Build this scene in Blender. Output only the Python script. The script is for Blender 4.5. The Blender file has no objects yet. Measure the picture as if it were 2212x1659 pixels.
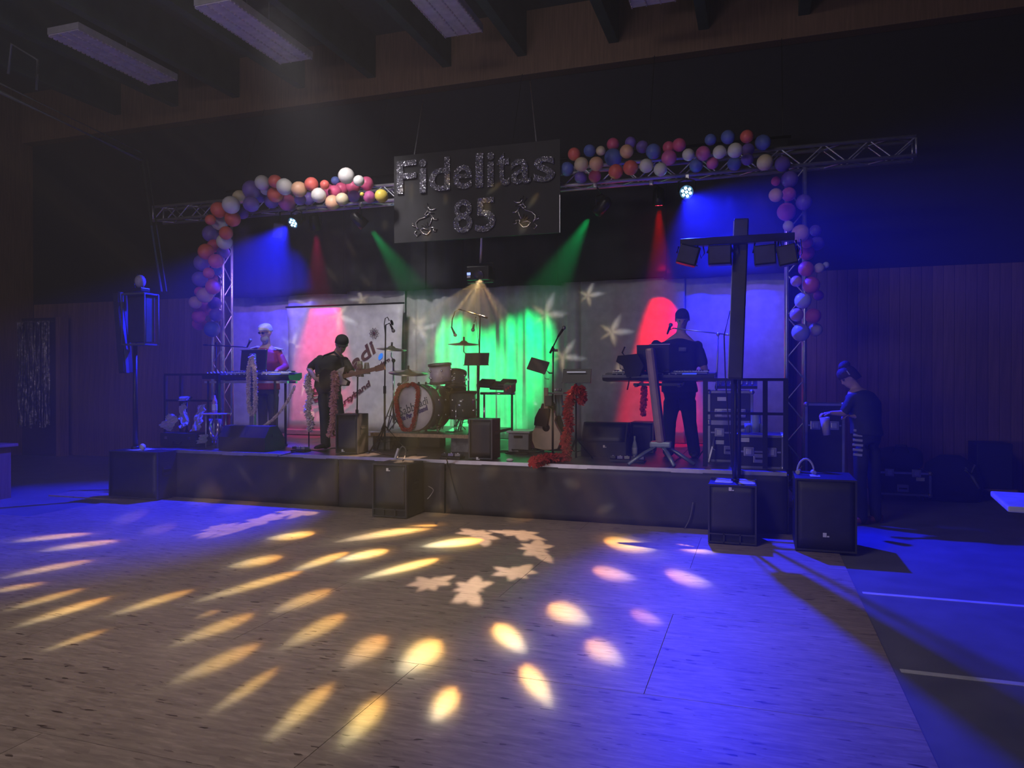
import bpy, bmesh, math, random
import numpy as np
from mathutils import Vector, Matrix, Euler
random.seed(7)
SC = bpy.context.scene
COL = SC.collection
PI = math.pi

# ---------------------------------------------------------------- camera
F = 1600.0
YAW = math.atan(534.0 / 1600.0)
PITCH = math.atan(8.5 / 1600.0)
CAMZ = 1.6
cd = bpy.data.cameras.new('camera')
cam = bpy.data.objects.new('camera', cd)
COL.objects.link(cam)
cam.location = (0, 0, CAMZ)
cam.rotation_euler = (PI / 2 - PITCH, 0, YAW)
cd.sensor_width = 36.0
cd.lens = F / 2212.0 * 36.0
cd.clip_end = 200
SC.camera = cam
SC.view_settings.view_transform = 'Standard'
SC.view_settings.look = 'None'
SC.view_settings.exposure = 0.0
SC.view_settings.gamma = 1.0
SC.view_settings.use_curve_mapping = False
cy = SC.cycles
cy.max_bounces = 3
cy.diffuse_bounces = 2
cy.glossy_bounces = 2
cy.transmission_bounces = 3
cy.volume_bounces = 0
cy.transparent_max_bounces = 6
cy.sample_clamp_indirect = 3.0
cy.use_denoising = True
cy.use_adaptive_sampling = True
cy.adaptive_threshold = .02
cy.caustics_reflective = False
cy.caustics_refractive = False

# measuring aids: where a sight line of the photograph meets a real plane of the hall
_M = Euler((PI / 2 - PITCH, 0, YAW)).to_matrix()
def ray(px, py):
    return _M @ Vector((px - 1106.0, -(py - 829.5), -F))
def PY(px, py, Y):
    d = ray(px, py); s = Y / d.y
    return Vector((d.x * s, Y, CAMZ + d.z * s))
def PZ(px, py, Z=0.0):
    d = ray(px, py); s = (Z - CAMZ) / d.z
    return Vector((d.x * s, d.y * s, Z))

# ---------------------------------------------------------------- world and lights
w = bpy.data.worlds.new('world'); SC.world = w; w.use_nodes = True
bg = w.node_tree.nodes['Background']
bg.inputs[0].default_value = (0.30, 0.28, 0.40, 1); bg.inputs[1].default_value = 0.012

# thin stage haze fills the whole hall
_nt = w.node_tree; _vs = _nt.nodes.new('ShaderNodeVolumeScatter')
_vs.inputs['Color'].default_value = (.95, .95, 1, 1); _vs.inputs['Density'].default_value = .013; _vs.inputs['Anisotropy'].default_value = .2
_nt.links.new(_vs.outputs[0], _nt.nodes['World Output'].inputs['Volume'])

def look(o, target):
    o.rotation_euler = (Vector(target) - o.location).to_track_quat('-Z', 'Y').to_euler()
def spot(name, loc, target, energy, color, angle, blend=0.3, size=0.04):
    d = bpy.data.lights.new(name, 'SPOT'); d.energy = energy; d.color = color
    d.spot_size = math.radians(angle); d.spot_blend = blend; d.shadow_soft_size = size
    o = bpy.data.objects.new(name, d); COL.objects.link(o); o.location = loc; look(o, target)
    return o
def area(name, loc, target, energy, color, sx, sy):
    d = bpy.data.lights.new(name, 'AREA'); d.shape = 'RECTANGLE'; d.size = sx; d.size_y = sy
    d.energy = energy; d.color = color
    o = bpy.data.objects.new(name, d); COL.objects.link(o); o.location = loc; look(o, target)
    return o

STAGE_Z = 0.65
YF = 8.13          # stage front
YT = 10.0          # truss
YC = 11.32         # light curtain

def gobo_light(name, loc, target, energy, color, blobs, half_tan, res=1400, angle=150, soft=0.012):
    """a pattern projector: a spot lamp whose wheel (a small generated mask) shapes the beams"""
    o = spot(name, loc, target, energy, color, angle, 0.05, soft)
    bpy.context.view_layer.update()
    R = o.rotation_euler.to_matrix().inverted()
    L = Vector(loc)
    img = np.zeros((res, res, 3), dtype=np.float32)
    def uv(p):
        d = R @ (Vector(p) - L)
        return np.array([d.x / -d.z, d.y / -d.z])
    rng = np.random.RandomState(5)
    for (a, b, wd, col, kind) in blobs:      # a, b: the two ends of the patch; wd: half width in metres
        ua, ub = uv(a), uv(b)
        c = (ua + ub) / 2; ax = (ub - ua) / 2; la = max(np.linalg.norm(ax), 1e-4)
        mid = (Vector(a) + Vector(b)) / 2
        side = (Vector(b) - Vector(a)).cross(L - mid).normalized() * wd
        us = uv(mid + side) - uv(mid); lb = max(np.linalg.norm(us), 1e-4)
        ax = ax / la
        us = np.array([-ax[1], ax[0]])
        ext = max(la, lb) * 2.0
        i0 = [int(((c[k] - ext) / half_tan * .5 + .5) * res) for k in (0, 1)]
        i1 = [int(((c[k] + ext) / half_tan * .5 + .5) * res) + 1 for k in (0, 1)]
        x0, x1 = max(0, i0[0]), min(res, i1[0]); y0, y1 = max(0, i0[1]), min(res, i1[1])
        if x0 >= x1 or y0 >= y1: continue
        xs = ((np.arange(x0, x1) + .5) / res - .5) * 2 * half_tan - c[0]
        ys = ((np.arange(y0, y1) + .5) / res - .5) * 2 * half_tan - c[1]
        X, Y = np.meshgrid(xs, ys)
        u = (X * ax[0] + Y * ax[1]) / la; v = (X * us[0] + Y * us[1]) / lb
        r = np.sqrt(u * u + v * v) + 1e-6; th = np.arctan2(v, u)
        if kind == 'star':
            ph = rng.uniform(0, 6.28)
            edge = 0.62 + 0.38 * (np.abs(((th * 7 / 6.2832 + ph + .12 * np.sin(2 * th)) % 1) - .5) * 2)
            edge = edge * (1 + .28 * np.sin(2 * th + ph) + .15 * np.sin(3 * th))
            m = np.clip((edge - r) / 0.22, 0, 1)
            fr = 0.15
        elif kind == 'comet':                # bright star with uneven soft spikes
            ph = rng.uniform(0, 6.28)
            k5 = np.abs(((th * 5 / 6.2832 + ph) % 1) - .5) * 2
            edge = (.42 + .75 * k5 ** 1.6) * (1.05 - .3 * np.cos(th))
            m = np.clip((edge * 1.15 - r) / 0.8, 0, 1) * 1.25 + .06 * np.exp(-(r / 1.1) ** 2)
            fr = .8
        else:                                # a flame shaped lobe with split tip
            wv = 0.55 + 0.45 * (0.5 + 0.5 * u)
            edge = np.sqrt(np.clip(1 - u * u, 0, 1)) * wv
            m = np.clip((edge - np.abs(v)) / 0.55, 0, 1)
            m = m * (1 - 0.5 * np.clip(-u, 0, 1) * np.exp(-(v / .16) ** 2))
            halo = 0.24 * np.exp(-(r / 1.05) ** 2 * 1.3)
            m = m + halo * np.clip((2.0 - r), 0, 1)
            fr = 1.0
        warm = np.clip(0.5 + 0.5 * u * 1.2, 0, 1) * fr
        col = np.array(col)
        tint = np.stack([1 + 0 * warm, 1 - 0.35 * warm ** 2, 1 - 0.75 * warm], -1)
        cool = np.clip(-u * 1.2 - .2, 0, 1)[..., None] * fr
        tint = tint * (1 - cool) + np.array([.75, .95, 1.25]) * cool
        img[y0:y1, x0:x1] = np.maximum(img[y0:y1, x0:x1], m[..., None] * col * tint)
    im = bpy.data.images.new(name + '_mask', res, res, float_buffer=True)
    im.colorspace_settings.name = 'Non-Color'
    px = np.ones((res, res, 4), dtype=np.float32); px[..., :3] = img
    im.pixels.foreach_set(px.ravel()); im.update()
    d = o.data; d.use_nodes = True; nt = d.node_tree; nt.nodes.clear()
    out = nt.nodes.new('ShaderNodeOutputLight'); em = nt.nodes.new('ShaderNodeEmission')
    tc = nt.nodes.new('ShaderNodeTexCoord'); sp = nt.nodes.new('ShaderNodeSeparateXYZ')
    cb = nt.nodes.new('ShaderNodeCombineXYZ'); it = nt.nodes.new('ShaderNodeTexImage')
    it.image = im; it.extension = 'CLIP'; it.interpolation = 'Linear'
    nt.links.new(tc.outputs['Normal'], sp.inputs[0])
    def mth(op, a, b):
        n = nt.nodes.new('ShaderNodeMath'); n.operation = op
        for k, q in enumerate((a, b)):
            if isinstance(q, (int, float)): n.inputs[k].default_value = q
            else: nt.links.new(q, n.inputs[k])
        return n.outputs[0]
    for k in (0, 1):
        q = mth('DIVIDE', sp.outputs[k], sp.outputs[2])
        q = mth('MULTIPLY', q, GS[k] * 0.5 / half_tan)
        nt.links.new(mth('ADD', q, 0.5), cb.inputs[k])
    nt.links.new(cb.outputs[0], it.inputs[0])
    nt.links.new(it.outputs[0], em.inputs[0]); em.inputs[1].default_value = 1.0
    nt.links.new(em.outputs[0], out.inputs[0])
    return o
GS = (-1.0, -1.0)

WARM = (1.0, .80, .45); PINK = (1.0, .62, .50); DIM = (.45, .33, .2)
fl = [  # patches thrown on the dance floor: ends, half width, colour
 (35,1175,164,1156,7,WARM),(93,1195,228,1172,8,WARM),(11,1253,168,1217,8,WARM),(-20,1287,67,1266,8,WARM),
 (15,1325,153,1281,8,WARM),(37,1360,209,1301,10,(1.5,1.2,.7)),(93,1413,209,1372,8,WARM),(239,1335,396,1284,10,WARM),
 (429,1303,634,1243,10,WARM),(634,1238,740,1200,10,WARM),(730,1216,828,1194,9,(1.3,1.1,.7)),(496,1227,597,1210,10,WARM),
 (582,1165,668,1158,8,WARM),(586,1331,702,1283,14,(.8,.6,.35)),(373,1400,530,1339,14,WARM),
 (608,1408,731,1339,18,(.9,.68,.36)),(366,1484,541,1408,16,WARM),(455,1551,582,1462,14,WARM),(578,1609,702,1499,20,(1.2,.95,.5)),
 (418,1342,463,1327,6,DIM),(740,1450,822,1387,24,(.75,.52,.3)),(863,1462,941,1398,28,(.9,.7,.4)),(735,1625,815,1529,26,(1.2,.95,.45)),
 (934,1570,979,1506,24,(1,.72,.4)),(1192,1536,1136,1454,26,(1.1,.8,.42)),(1132,1417,1076,1361,24,(.8,.58,.36)),
 (1348,1443,1277,1398,26,(1.1,.8,.42)),(1274,1353,1195,1316,24,(1,.72,.42)),(1434,1353,1371,1331,14,(.7,.4,.36)),
 (1371,1253,1289,1238,13,(.8,.5,.45)),(1535,1264,1449,1247,15,(1,.72,.72)),(1412,1187,1315,1175,14,(1.1,.82,.4)),
 (1545,1199,1470,1184,9,(1,.7,.7)),(788,1253,934,1215,8,WARM),(919,1184,1035,1170,8,WARM),
 (740,1172,926,1140,9,(.8,.6,.35))]
blobs = []
for x0, y0, x1, y1, hw, c in fl:
    a, b = PZ(x0, y0), PZ(x1, y1)
    mid = PZ((x0 + x1) / 2, (y0 + y1) / 2)
    # width across the long axis, measured on the floor
    n = Vector((y1 - y0, x0 - x1)).normalized() * hw
    q = PZ((x0 + x1) / 2 + n.x, (y0 + y1) / 2 + n.y)
    ax = (b - a).normalized(); dv = q - mid; wd = (dv - ax * dv.dot(ax)).length
    e = (b - a) * .10; blobs.append((a - e, b + e, wd * 1.3, c, 'lobe'))
for x, y, r in ((930,1265,45),(1016,1279,55),(1113,1241,45),(1158,1190,48),(1117,1156,48),(1031,1158,48),(560,1128,60),(470,1146,50),(650,1108,60),(720,1098,40),(830,1118,50)):
    a, b = PZ(x - r, y + 3), PZ(x + r, y - 3); c = PZ(x, y)
    wd = (PZ(x, y + r * .32) - PZ(x, y)).length
    blobs.append((a, b, wd, (.24, .155, .11), 'star'))
EFFECT = PY(1037, 603, 9.6)
gobo_light('pattern_projector_lamp', EFFECT, (-3.2, 5.6, 0), 4600, (1, .96, .9), blobs, 3.4, 1800, 150)

HOUSE = (-2.2, -1.5, 3.9)
bl = []
W2 = (1.0, .92, .80)
def vblob(x0, y0, x1, y1, hw, Y, c, kind='lobe'):
    a, b = PY(x0, y0, Y), PY(x1, y1, Y); m = (a + b) / 2
    n = Vector((y1 - y0, x0 - x1)).normalized() * hw
    q = PY((x0 + x1) / 2 + n.x, (y0 + y1) / 2 + n.y, Y)
    ax = (b - a).normalized(); dv = q - m
    bl.append((a, b, (dv - ax * dv.dot(ax)).length, c, kind))
for t in ((508,998,550,1054,9),(632,1045,632,1000,12),(780,1000,790,1045,16),(985,1090,968,1010,24),(1035,1035,1080,1010,24),(1330,1090,1290,1110,16),(700,1070,690,1030,12),(1215,1040,1255,1050,18),(870,1090,840,1030,18)):
    vblob(*t, YF, (.42, .38, .36))
for t in ((760,700,712,672,26),(618,735,655,770,24),(762,642,800,652,18),(645,655,690,664,12),(1200,655,1150,700,30),(1245,760,1175,775,26),(1350,705,1290,728,26),(1375,800,1300,815,20),
          (1290,625,1245,650,20),(905,730,893,660,18),(930,700,880,720,20),(1150,870,1165,900,16),(690,850,640,900,40)):
    vblob(*t, 11.2, (.95, .85, .78), 'comet')
for t in ((890,450,890,395,10),(964,450,964,420,8),(1050,425,1085,395,9),(1140,455,1165,418,9),(915,525,930,500,14),(1056,480,1050,430,14),(1125,510,1140,470,16),(975,410,968,380,8),(862,430,880,400,8)):
    vblob(*t, 9.6, (.9, .8, .62))
for t in ((742,505,769,556,8),(700,570,728,610,9),(835,455,830,500,9),(775,590,800,618,10)):
    vblob(*t, 11.1, (.7, .65, .6))
for x0,y0,x1,y1,hw,c in ((403,1086,496,1072,9,(.9,.7,.4)),(923,1111,979,1109,6,(.7,.55,.3)),(1090,1121,1156,1123,6,(.7,.5,.3)),(298,1152,384,1139,8,(.5,.36,.4)),(246,1121,317,1115,9,(.5,.4,.45)),(459,1107,567,1085,9,(.6,.42,.4))):
    a, b = PZ(x0, y0), PZ(x1, y1)
    bl.append((a, b, (PZ((x0+x1)/2, (y0+y1)/2 + hw) - PZ((x0+x1)/2, (y0+y1)/2)).length, c, 'lobe'))
gobo_light('hall_effect_lamp', HOUSE, (-3.6, 9.5, 1.6), 3400, (1, .95, .88), bl, 1.3, 1600, 110)

LP = {
 'blue_left': PY(632, 482, YT - .25), 'blue_right': PY(1483, 415, YT - .25),
 'red_left': PY(682, 496, 10.55), 'red_right': PY(1423, 444, 10.78),
 'green_left': PY(788, 487, YT), 'green_right': PY(1290, 458, YT),
}
BLUE = (0.008, 0.012, 1.0)
spot('blue_par_lamp_left', LP['blue_left'] + Vector((0, -.17, -.08)), (-7.7, 7.2, 0), 3400, BLUE, 74, .6, .05)
spot('blue_par_lamp_right', LP['blue_right'] + Vector((0.02, -.17, -.1)), (1.65, 5.8, 0), 3300, BLUE, 71, .6, .05)
spot('red_par_lamp_left', LP['red_left'] + Vector((0, .02, -.05)), PY(692, 780, 10.98), 900, (1, .0, .16), 34, .8, .04)
spot('red_par_lamp_right', LP['red_right'] + Vector((0, .02, -.05)), PY(1428, 840, 11.2), 2000, (1, .0, .0), 27, .6, .04)
spot('green_par_lamp_left', LP['green_left'] + Vector((.12, 0, -.08)), PY(1000, 780, 11.2), 1250, (.0, 1, .22), 31, .7, .04)
spot('green_par_lamp_right', LP['green_right'] + Vector((-.12, 0, -.08)), PY(1090, 800, 11.2), 1550, (.0, 1, .22), 34, .7, .04)
# hall, ceiling, stage and floor fills added for brightness; violet and blue washes
area('added_hall_fill', (-3.6, 0.3, 6.8), (-3.6, 10.0, 2.6), 95, (1, .88, .88), 3.0, .8)  # unseen soft light added to lift the balloons and the stage
area('added_ceiling_fill', (-6.0, -5.0, 1.4), (-6.5, 6.0, 6.5), 170, (.86, .74, 1), 4.0, .8)  # unseen violet uplight added behind the camera to brighten the ceiling
spot('added_stage_fill', (-5.2, 7.0, 5.8), PY(850, 800, 11.2), 600, (1, .93, .96), 58, 1, .3)  # added spot without a fixture, brightens the pale curtains
spot('added_floor_fill', (-2.6, 2.4, 6.8), (-2.7, 5.2, 0), 560, (1, .80, .74), 66, 1.0, .5)  # added warm spot without a fixture, brightens the dance floor
spot('violet_wash_lamp', (-7.6, 9.6, 4.0), PY(560, 780, 11.2), 130, (.40, .22, 1), 80, 1, .1)
spot('violet_wash_lamp_right', (.0, 9.7, 4.0), PY(1650, 780, 11.2), 190, (.14, .08, 1), 66, 1, .1)
spot('blue_drape_lamp_right', PY(1575, 420, 10.25), PY(1575, 600, 11.15), 600, BLUE, 56, .9, .05)
spot('blue_drape_lamp_left', PY(600, 490, 10.2), PY(590, 640, 11.15), 380, BLUE, 70, .8, .05)

# ---------------------------------------------------------------- building aids
def mat(name, col, rough=.6, metal=0.0, emit=None, estr=0, spec=.5, noise=None, alpha=None, bump=None, trans=0, coat=0, sheen=0):
    m = bpy.data.materials.get(name)
    if m: return m
    m = bpy.data.materials.new(name); m.use_nodes = True
    nt = m.node_tree; b = nt.nodes['Principled BSDF']
    b.inputs['Base Color'].default_value = (*col, 1); b.inputs['Roughness'].default_value = rough
    b.inputs['Metallic'].default_value = metal; b.inputs['Specular IOR Level'].default_value = spec
    if emit: b.inputs['Emission Color'].default_value = (*emit, 1); b.inputs['Emission Strength'].default_value = estr
    if trans: b.inputs['Transmission Weight'].default_value = trans
    if coat: b.inputs['Coat Weight'].default_value = coat
    if alpha is not None: b.inputs['Alpha'].default_value = alpha
    sc = noise or (8, .12)
    tc = nt.nodes.new('ShaderNodeTexCoord'); n = nt.nodes.new('ShaderNodeTexNoise'); n.inputs['Scale'].default_value = sc[0]; n.inputs['Detail'].default_value = 3
    r = nt.nodes.new('ShaderNodeValToRGB'); k = sc[1]
    r.color_ramp.elements[0].position = .3; r.color_ramp.elements[1].position = .7
    r.color_ramp.elements[0].color = (*[c * (1 - k) for c in col], 1); r.color_ramp.elements[1].color = (*[min(1, c * (1 + k)) for c in col], 1)
    nt.links.new(tc.outputs['Object'], n.inputs[0]); nt.links.new(n.outputs[0], r.inputs[0]); nt.links.new(r.outputs[0], b.inputs['Base Color'])
    if bump:
        n2 = nt.nodes.new('ShaderNodeTexNoise'); n2.inputs['Scale'].default_value = bump[0]; n2.inputs['Detail'].default_value = 4
        bp = nt.nodes.new('ShaderNodeBump'); bp.inputs['Strength'].default_value = bump[1]; bp.inputs['Distance'].default_value = bump[2] if len(bump) > 2 else .01
        nt.links.new(tc.outputs['Object'], n2.inputs[0]); nt.links.new(n2.outputs[0], bp.inputs['Height']); nt.links.new(bp.outputs[0], b.inputs['Normal'])
    return m

def frame(d, up=Vector((0, 0, 1))):
    d = Vector(d).normalized()
    if abs(d.dot(up)) > .98: up = Vector((1, 0, 0))
    x = d.cross(up).normalized(); y = x.cross(d).normalized()
    return x, y, d

class MB:
    def __init__(s): s.v = []; s.f = []; s.sm = []; s.M = Matrix.Identity(4)
    def add(s, vs, fs, smooth=False):
        o = len(s.v); s.v += [tuple(s.M @ Vector(v)) for v in vs]
        for f in fs: s.f.append([i + o for i in f]); s.sm.append(smooth)
        return s
    def box(s, c, d, rot=None, bev=0.0):
        hx, hy, hz = [q / 2 for q in d]
        R = Euler(rot).to_matrix() if rot is not None and not isinstance(rot, Matrix) else (rot or Matrix.Identity(3))
        C = Vector(c)
        if bev <= 0:
            vs = [Vector((a * hx, b * hy, e * hz)) for e in (-1, 1) for b in (-1, 1) for a in (-1, 1)]
            fs = [(0, 2, 3, 1), (4, 5, 7, 6), (0, 1, 5, 4), (2, 6, 7, 3), (0, 4, 6, 2), (1, 3, 7, 5)]
            return s.add([C + R @ v for v in vs], fs)
        bm = bmesh.new(); bmesh.ops.create_cube(bm, size=1)
        for v in bm.verts: v.co = Vector((v.co.x * d[0], v.co.y * d[1], v.co.z * d[2]))
        bmesh.ops.bevel(bm, geom=bm.edges[:], offset=bev, segments=2, affect='EDGES', profile=.6)
        s.add([C + R @ v.co for v in bm.verts], [[v.index for v in f.verts] for f in (bm.verts.index_update() or bm.faces)])
        bm.free(); return s
    def cyl(s, a, b, r, r2=None, n=12, cap=True, smooth=True):
        a, b = Vector(a), Vector(b); r2 = r if r2 is None else r2
        x, y, d = frame(b - a)
        vs = []
        for k in range(n):
            t = 2 * PI * k / n; u = x * math.cos(t) + y * math.sin(t)
            vs += [a + u * r, b + u * r2]
        fs = [(2 * k, 2 * ((k + 1) % n), 2 * ((k + 1) % n) + 1, 2 * k + 1) for k in range(n)]
        s.add(vs, fs, smooth)
        if cap:
            o = len(s.v) - 2 * n
            s.f.append([o + 2 * k for k in range(n)][::-1]); s.sm.append(False)
            s.f.append([o + 2 * k + 1 for k in range(n)]); s.sm.append(False)
        return s
    def tube(s, pts, r, n=8):
        pts = [Vector(p) for p in pts]; m = len(pts)
        rs = r if isinstance(r, (list, tuple)) else [r] * m
        vs = []; px = None
        for i, p in enumerate(pts):
            d = (pts[min(i + 1, m - 1)] - pts[max(i - 1, 0)])
            if d.length < 1e-9: d = Vector((0, 0, 1))
            x, y, d = frame(d)
            if px is not None:
                x = (px - d * px.dot(d))
                x = x.normalized() if x.length > 1e-5 else frame(d)[0]
                y = d.cross(x)
            px = x
            for k in range(n):
                t = 2 * PI * k / n; vs.append(p + (x * math.cos(t) + y * math.sin(t)) * rs[i])
        fs = [(i * n + k, i * n + (k + 1) % n, (i + 1) * n + (k + 1) % n, (i + 1) * n + k) for i in range(m - 1) for k in range(n)]
        fs.append(list(range(n))[::-1]); fs.append([(m - 1) * n + k for k in range(n)])
        return s.add(vs, fs, True)
    def lathe(s, prof, a, d=(0, 0, 1), n=24, smooth=True, cap=True):
        """prof: list of (radius, distance along d) from point a"""
        a = Vector(a); x, y, d = frame(d); vs = []
        for r, h in prof:
            for k in range(n):
                t = 2 * PI * k / n; vs.append(a + d * h + (x * math.cos(t) + y * math.sin(t)) * max(r, 1e-4))
        m = len(prof)
        fs = [(i * n + k, i * n + (k + 1) % n, (i + 1) * n + (k + 1) % n, (i + 1) * n + k) for i in range(m - 1) for k in range(n)]
        if cap: fs.append(list(range(n))[::-1]); fs.append([(m - 1) * n + k for k in range(n)])
        return s.add(vs, fs, smooth)
    def ball(s, c, r, n=16, m=10):
        r = Vector(r) if not isinstance(r, (int, float)) else Vector((r, r, r)); c = Vector(c)
        vs = [c + Vector((0, 0, -r.z))]
        for i in range(1, m):
            p = PI * i / m - PI / 2
            for k in range(n):
                t = 2 * PI * k / n
                vs.append(c + Vector((r.x * math.cos(p) * math.cos(t), r.y * math.cos(p) * math.sin(t), r.z * math.sin(p))))
        vs.append(c + Vector((0, 0, r.z))); L = len(vs) - 1
        fs = [(0, 1 + (k + 1) % n, 1 + k) for k in range(n)]
        for i in range(m - 2):
            for k in range(n):
                a = 1 + i * n
                fs.append((a + k, a + (k + 1) % n, a + n + (k + 1) % n, a + n + k))
        a = 1 + (m - 2) * n
        fs += [(L, a + k, a + (k + 1) % n) for k in range(n)]
        return s.add(vs, fs, True)
    def prism(s, poly, t0, t1, o=(0, 0, 0), ax=(Vector((1, 0, 0)), Vector((0, 0, 1)), Vector((0, 1, 0)))):
        """closed outline poly [(u,v)] extruded from t0 to t1 along ax[2]"""
        o = Vector(o); n = len(poly)
        vs = [o + ax[0] * u + ax[1] * v + ax[2] * t for t in (t0, t1) for u, v in poly]
        fs = [(k, (k + 1) % n, n + (k + 1) % n, n + k) for k in range(n)] + [list(range(n))[::-1], [n + k for k in range(n)]]
        return s.add(vs, fs)
    def grid(s, fn, nu, nv, smooth=True, thick=None):
        vs = [fn(i / nu, j / nv) for j in range(nv + 1) for i in range(nu + 1)]
        fs = [(j * (nu + 1) + i, j * (nu + 1) + i + 1, (j + 1) * (nu + 1) + i + 1, (j + 1) * (nu + 1) + i) for j in range(nv) for i in range(nu)]
        if thick:
            t = Vector(thick); N = len(vs); vs += [Vector(v) + t for v in vs]
            fs += [tuple(q + N for q in f[::-1]) for f in fs]
            ring = [i for i in range(nu)] + [nu + (nu + 1) * j for j in range(nv)] + [nv * (nu + 1) + nu - i for i in range(nu)] + [(nv - j) * (nu + 1) for j in range(nv)]
            for k in range(len(ring)):
                a, b = ring[k], ring[(k + 1) % len(ring)]; fs.append((a, b, b + N, a + N))
        return s.add(vs, fs, smooth)
    def mesh(s, name, m=None):
        me = bpy.data.meshes.new(name); me.from_pydata(s.v, [], s.f)
        me.polygons.foreach_set('use_smooth', s.sm)
        if m: me.materials.append(m)
        bm = bmesh.new(); bm.from_mesh(me); bmesh.ops.recalc_face_normals(bm, faces=bm.faces); bm.to_mesh(me); bm.free()
        me.update(); return me
    def build(s, name, m, parent=None):
        me = s.mesh(name, m); o = bpy.data.objects.new(name, me); COL.objects.link(o)
        if parent: hook(o, parent)
        return o

def hook(o, parent):
    o.parent = parent
    o.matrix_parent_inverse = world_of(parent).inverted()
def world_of(o):
    m = o.matrix_basis.copy()
    if o.parent: m = world_of(o.parent) @ o.matrix_parent_inverse @ m
    return m
def tag(o, label=None, cat=None, group=None, kind=None):
    if label: o['label'] = label
    if cat: o['category'] = cat
    if group: o['group'] = group
    if kind: o['kind'] = kind
    return o
def thing(name, label, cat, loc=(0, 0, 0), group=None):
    o = bpy.data.objects.new(name, None); COL.objects.link(o); o.location = loc; o.empty_display_size = .1
    return tag(o, label, cat, group)
def struct(name, mb, m, parent=None):
    o = mb.build(name, m, parent)
    if parent is None: o['kind'] = 'structure'
    return o
def text_mesh(name, s, size, extrude=.004, offset=0.0, shear=0.0, spacing=1.0, width=None):
    c = bpy.data.curves.new('t', 'FONT'); c.body = s; c.size = size; c.extrude = extrude; c.offset = offset; c.shear = shear
    c.space_character = spacing; c.align_x = 'CENTER'; c.align_y = 'CENTER'; c.resolution_u = 3
    o = bpy.data.objects.new('t', c); COL.objects.link(o); bpy.context.view_layer.update()
    me = bpy.data.meshes.new_from_object(o.evaluated_get(bpy.context.evaluated_depsgraph_get())); me.name = name
    bpy.data.objects.remove(o)
    if width:
        xs = [v.co.x for v in me.vertices]; k = width / (max(xs) - min(xs))
        for v in me.vertices: v.co.x *= k
    return me
def text_obj(name, s, size, loc, rot, m, parent=None, **k):
    me = text_mesh(name, s, size, **k); me.materials.clear(); me.materials.append(m)
    o = bpy.data.objects.new(name, me); COL.objects.link(o); o.location = loc; o.rotation_euler = rot
    if parent: hook(o, parent)
    return o

# ---------------------------------------------------------------- materials
M = {}
M['black_plastic'] = mat('black_plastic', (.02, .02, .022), .45)
M['black_paint'] = mat('black_paint', (.016, .016, .018), .55, bump=(300, .25, .001))
M['black_metal'] = mat('black_metal', (.02, .02, .022), .35, .3)
M['black_fabric'] = mat('black_fabric', (.022, .022, .026), .85, bump=(500, .3, .001))
M['skirt_fabric'] = mat('skirt_fabric', (.045, .043, .05), .55, bump=(2.2, .5, .03))
M['alu'] = mat('aluminium', (.62, .62, .66), .35, .75)
M['chrome'] = mat('chrome', (.8, .8, .82), .15, 1.0)
M['white_plastic'] = mat('white_plastic', (.7, .7, .7), .4)
M['grille'] = mat('perforated_grille', (.06, .06, .065), .4, .6, bump=(420, .6, .002))
M['white_curtain'] = mat('pale_curtain_cloth', (.50, .49, .50), .9, bump=(60, .15, .003))
M['drape'] = mat('black_drape_cloth', (.028, .028, .034), .9, bump=(60, .2, .003))
M['ply_edge'] = mat('plywood_edge', (.55, .38, .24), .6, noise=(30, .25))
M['stage_deck'] = mat('stage_deck_paint', (.085, .075, .08), .42, noise=(6, .3))
M['skin'] = mat('skin', (.52, .33, .25), .6)
M['cord'] = mat('cord_rubber', (.03, .03, .03), .5)

def wood_wall_mat(name, col):
    m = bpy.data.materials.new(name); m.use_nodes = True; nt = m.node_tree; b = nt.nodes['Principled BSDF']
    tc = nt.nodes.new('ShaderNodeTexCoord'); mp = nt.nodes.new('ShaderNodeMapping'); mp.inputs['Scale'].default_value = (6, 6, .35)
    n = nt.nodes.new('ShaderNodeTexNoise'); n.inputs['Scale'].default_value = 6; n.inputs['Detail'].default_value = 6
    oi = nt.nodes.new('ShaderNodeObjectInfo')
    r = nt.nodes.new('ShaderNodeValToRGB'); r.color_ramp.elements[0].position = .3; r.color_ramp.elements[1].position = .75
    r.color_ramp.elements[0].color = (*[c * .6 for c in col], 1); r.color_ramp.elements[1].color = (*col, 1)
    h = nt.nodes.new('ShaderNodeHueSaturation')
    mr = nt.nodes.new('ShaderNodeMapRange'); mr.inputs[3].default_value = .8; mr.inputs[4].default_value = 1.15
    nt.links.new(oi.outputs['Random'], mr.inputs[0]); nt.links.new(mr.outputs[0], h.inputs['Value'])
    nt.links.new(tc.outputs['Object'], mp.inputs[0]); nt.links.new(mp.outputs[0], n.inputs[0]); nt.links.new(n.outputs[0], r.inputs[0])
    nt.links.new(r.outputs[0], h.inputs['Color']); nt.links.new(h.outputs[0], b.inputs['Base Color'])
    b.inputs['Roughness'].default_value = .6
    return m
M['wall_wood'] = wood_wall_mat('wall_wood', (.30, .17, .10))
M['beam_wood'] = wood_wall_mat('beam_wood', (.34, .20, .12))

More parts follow.
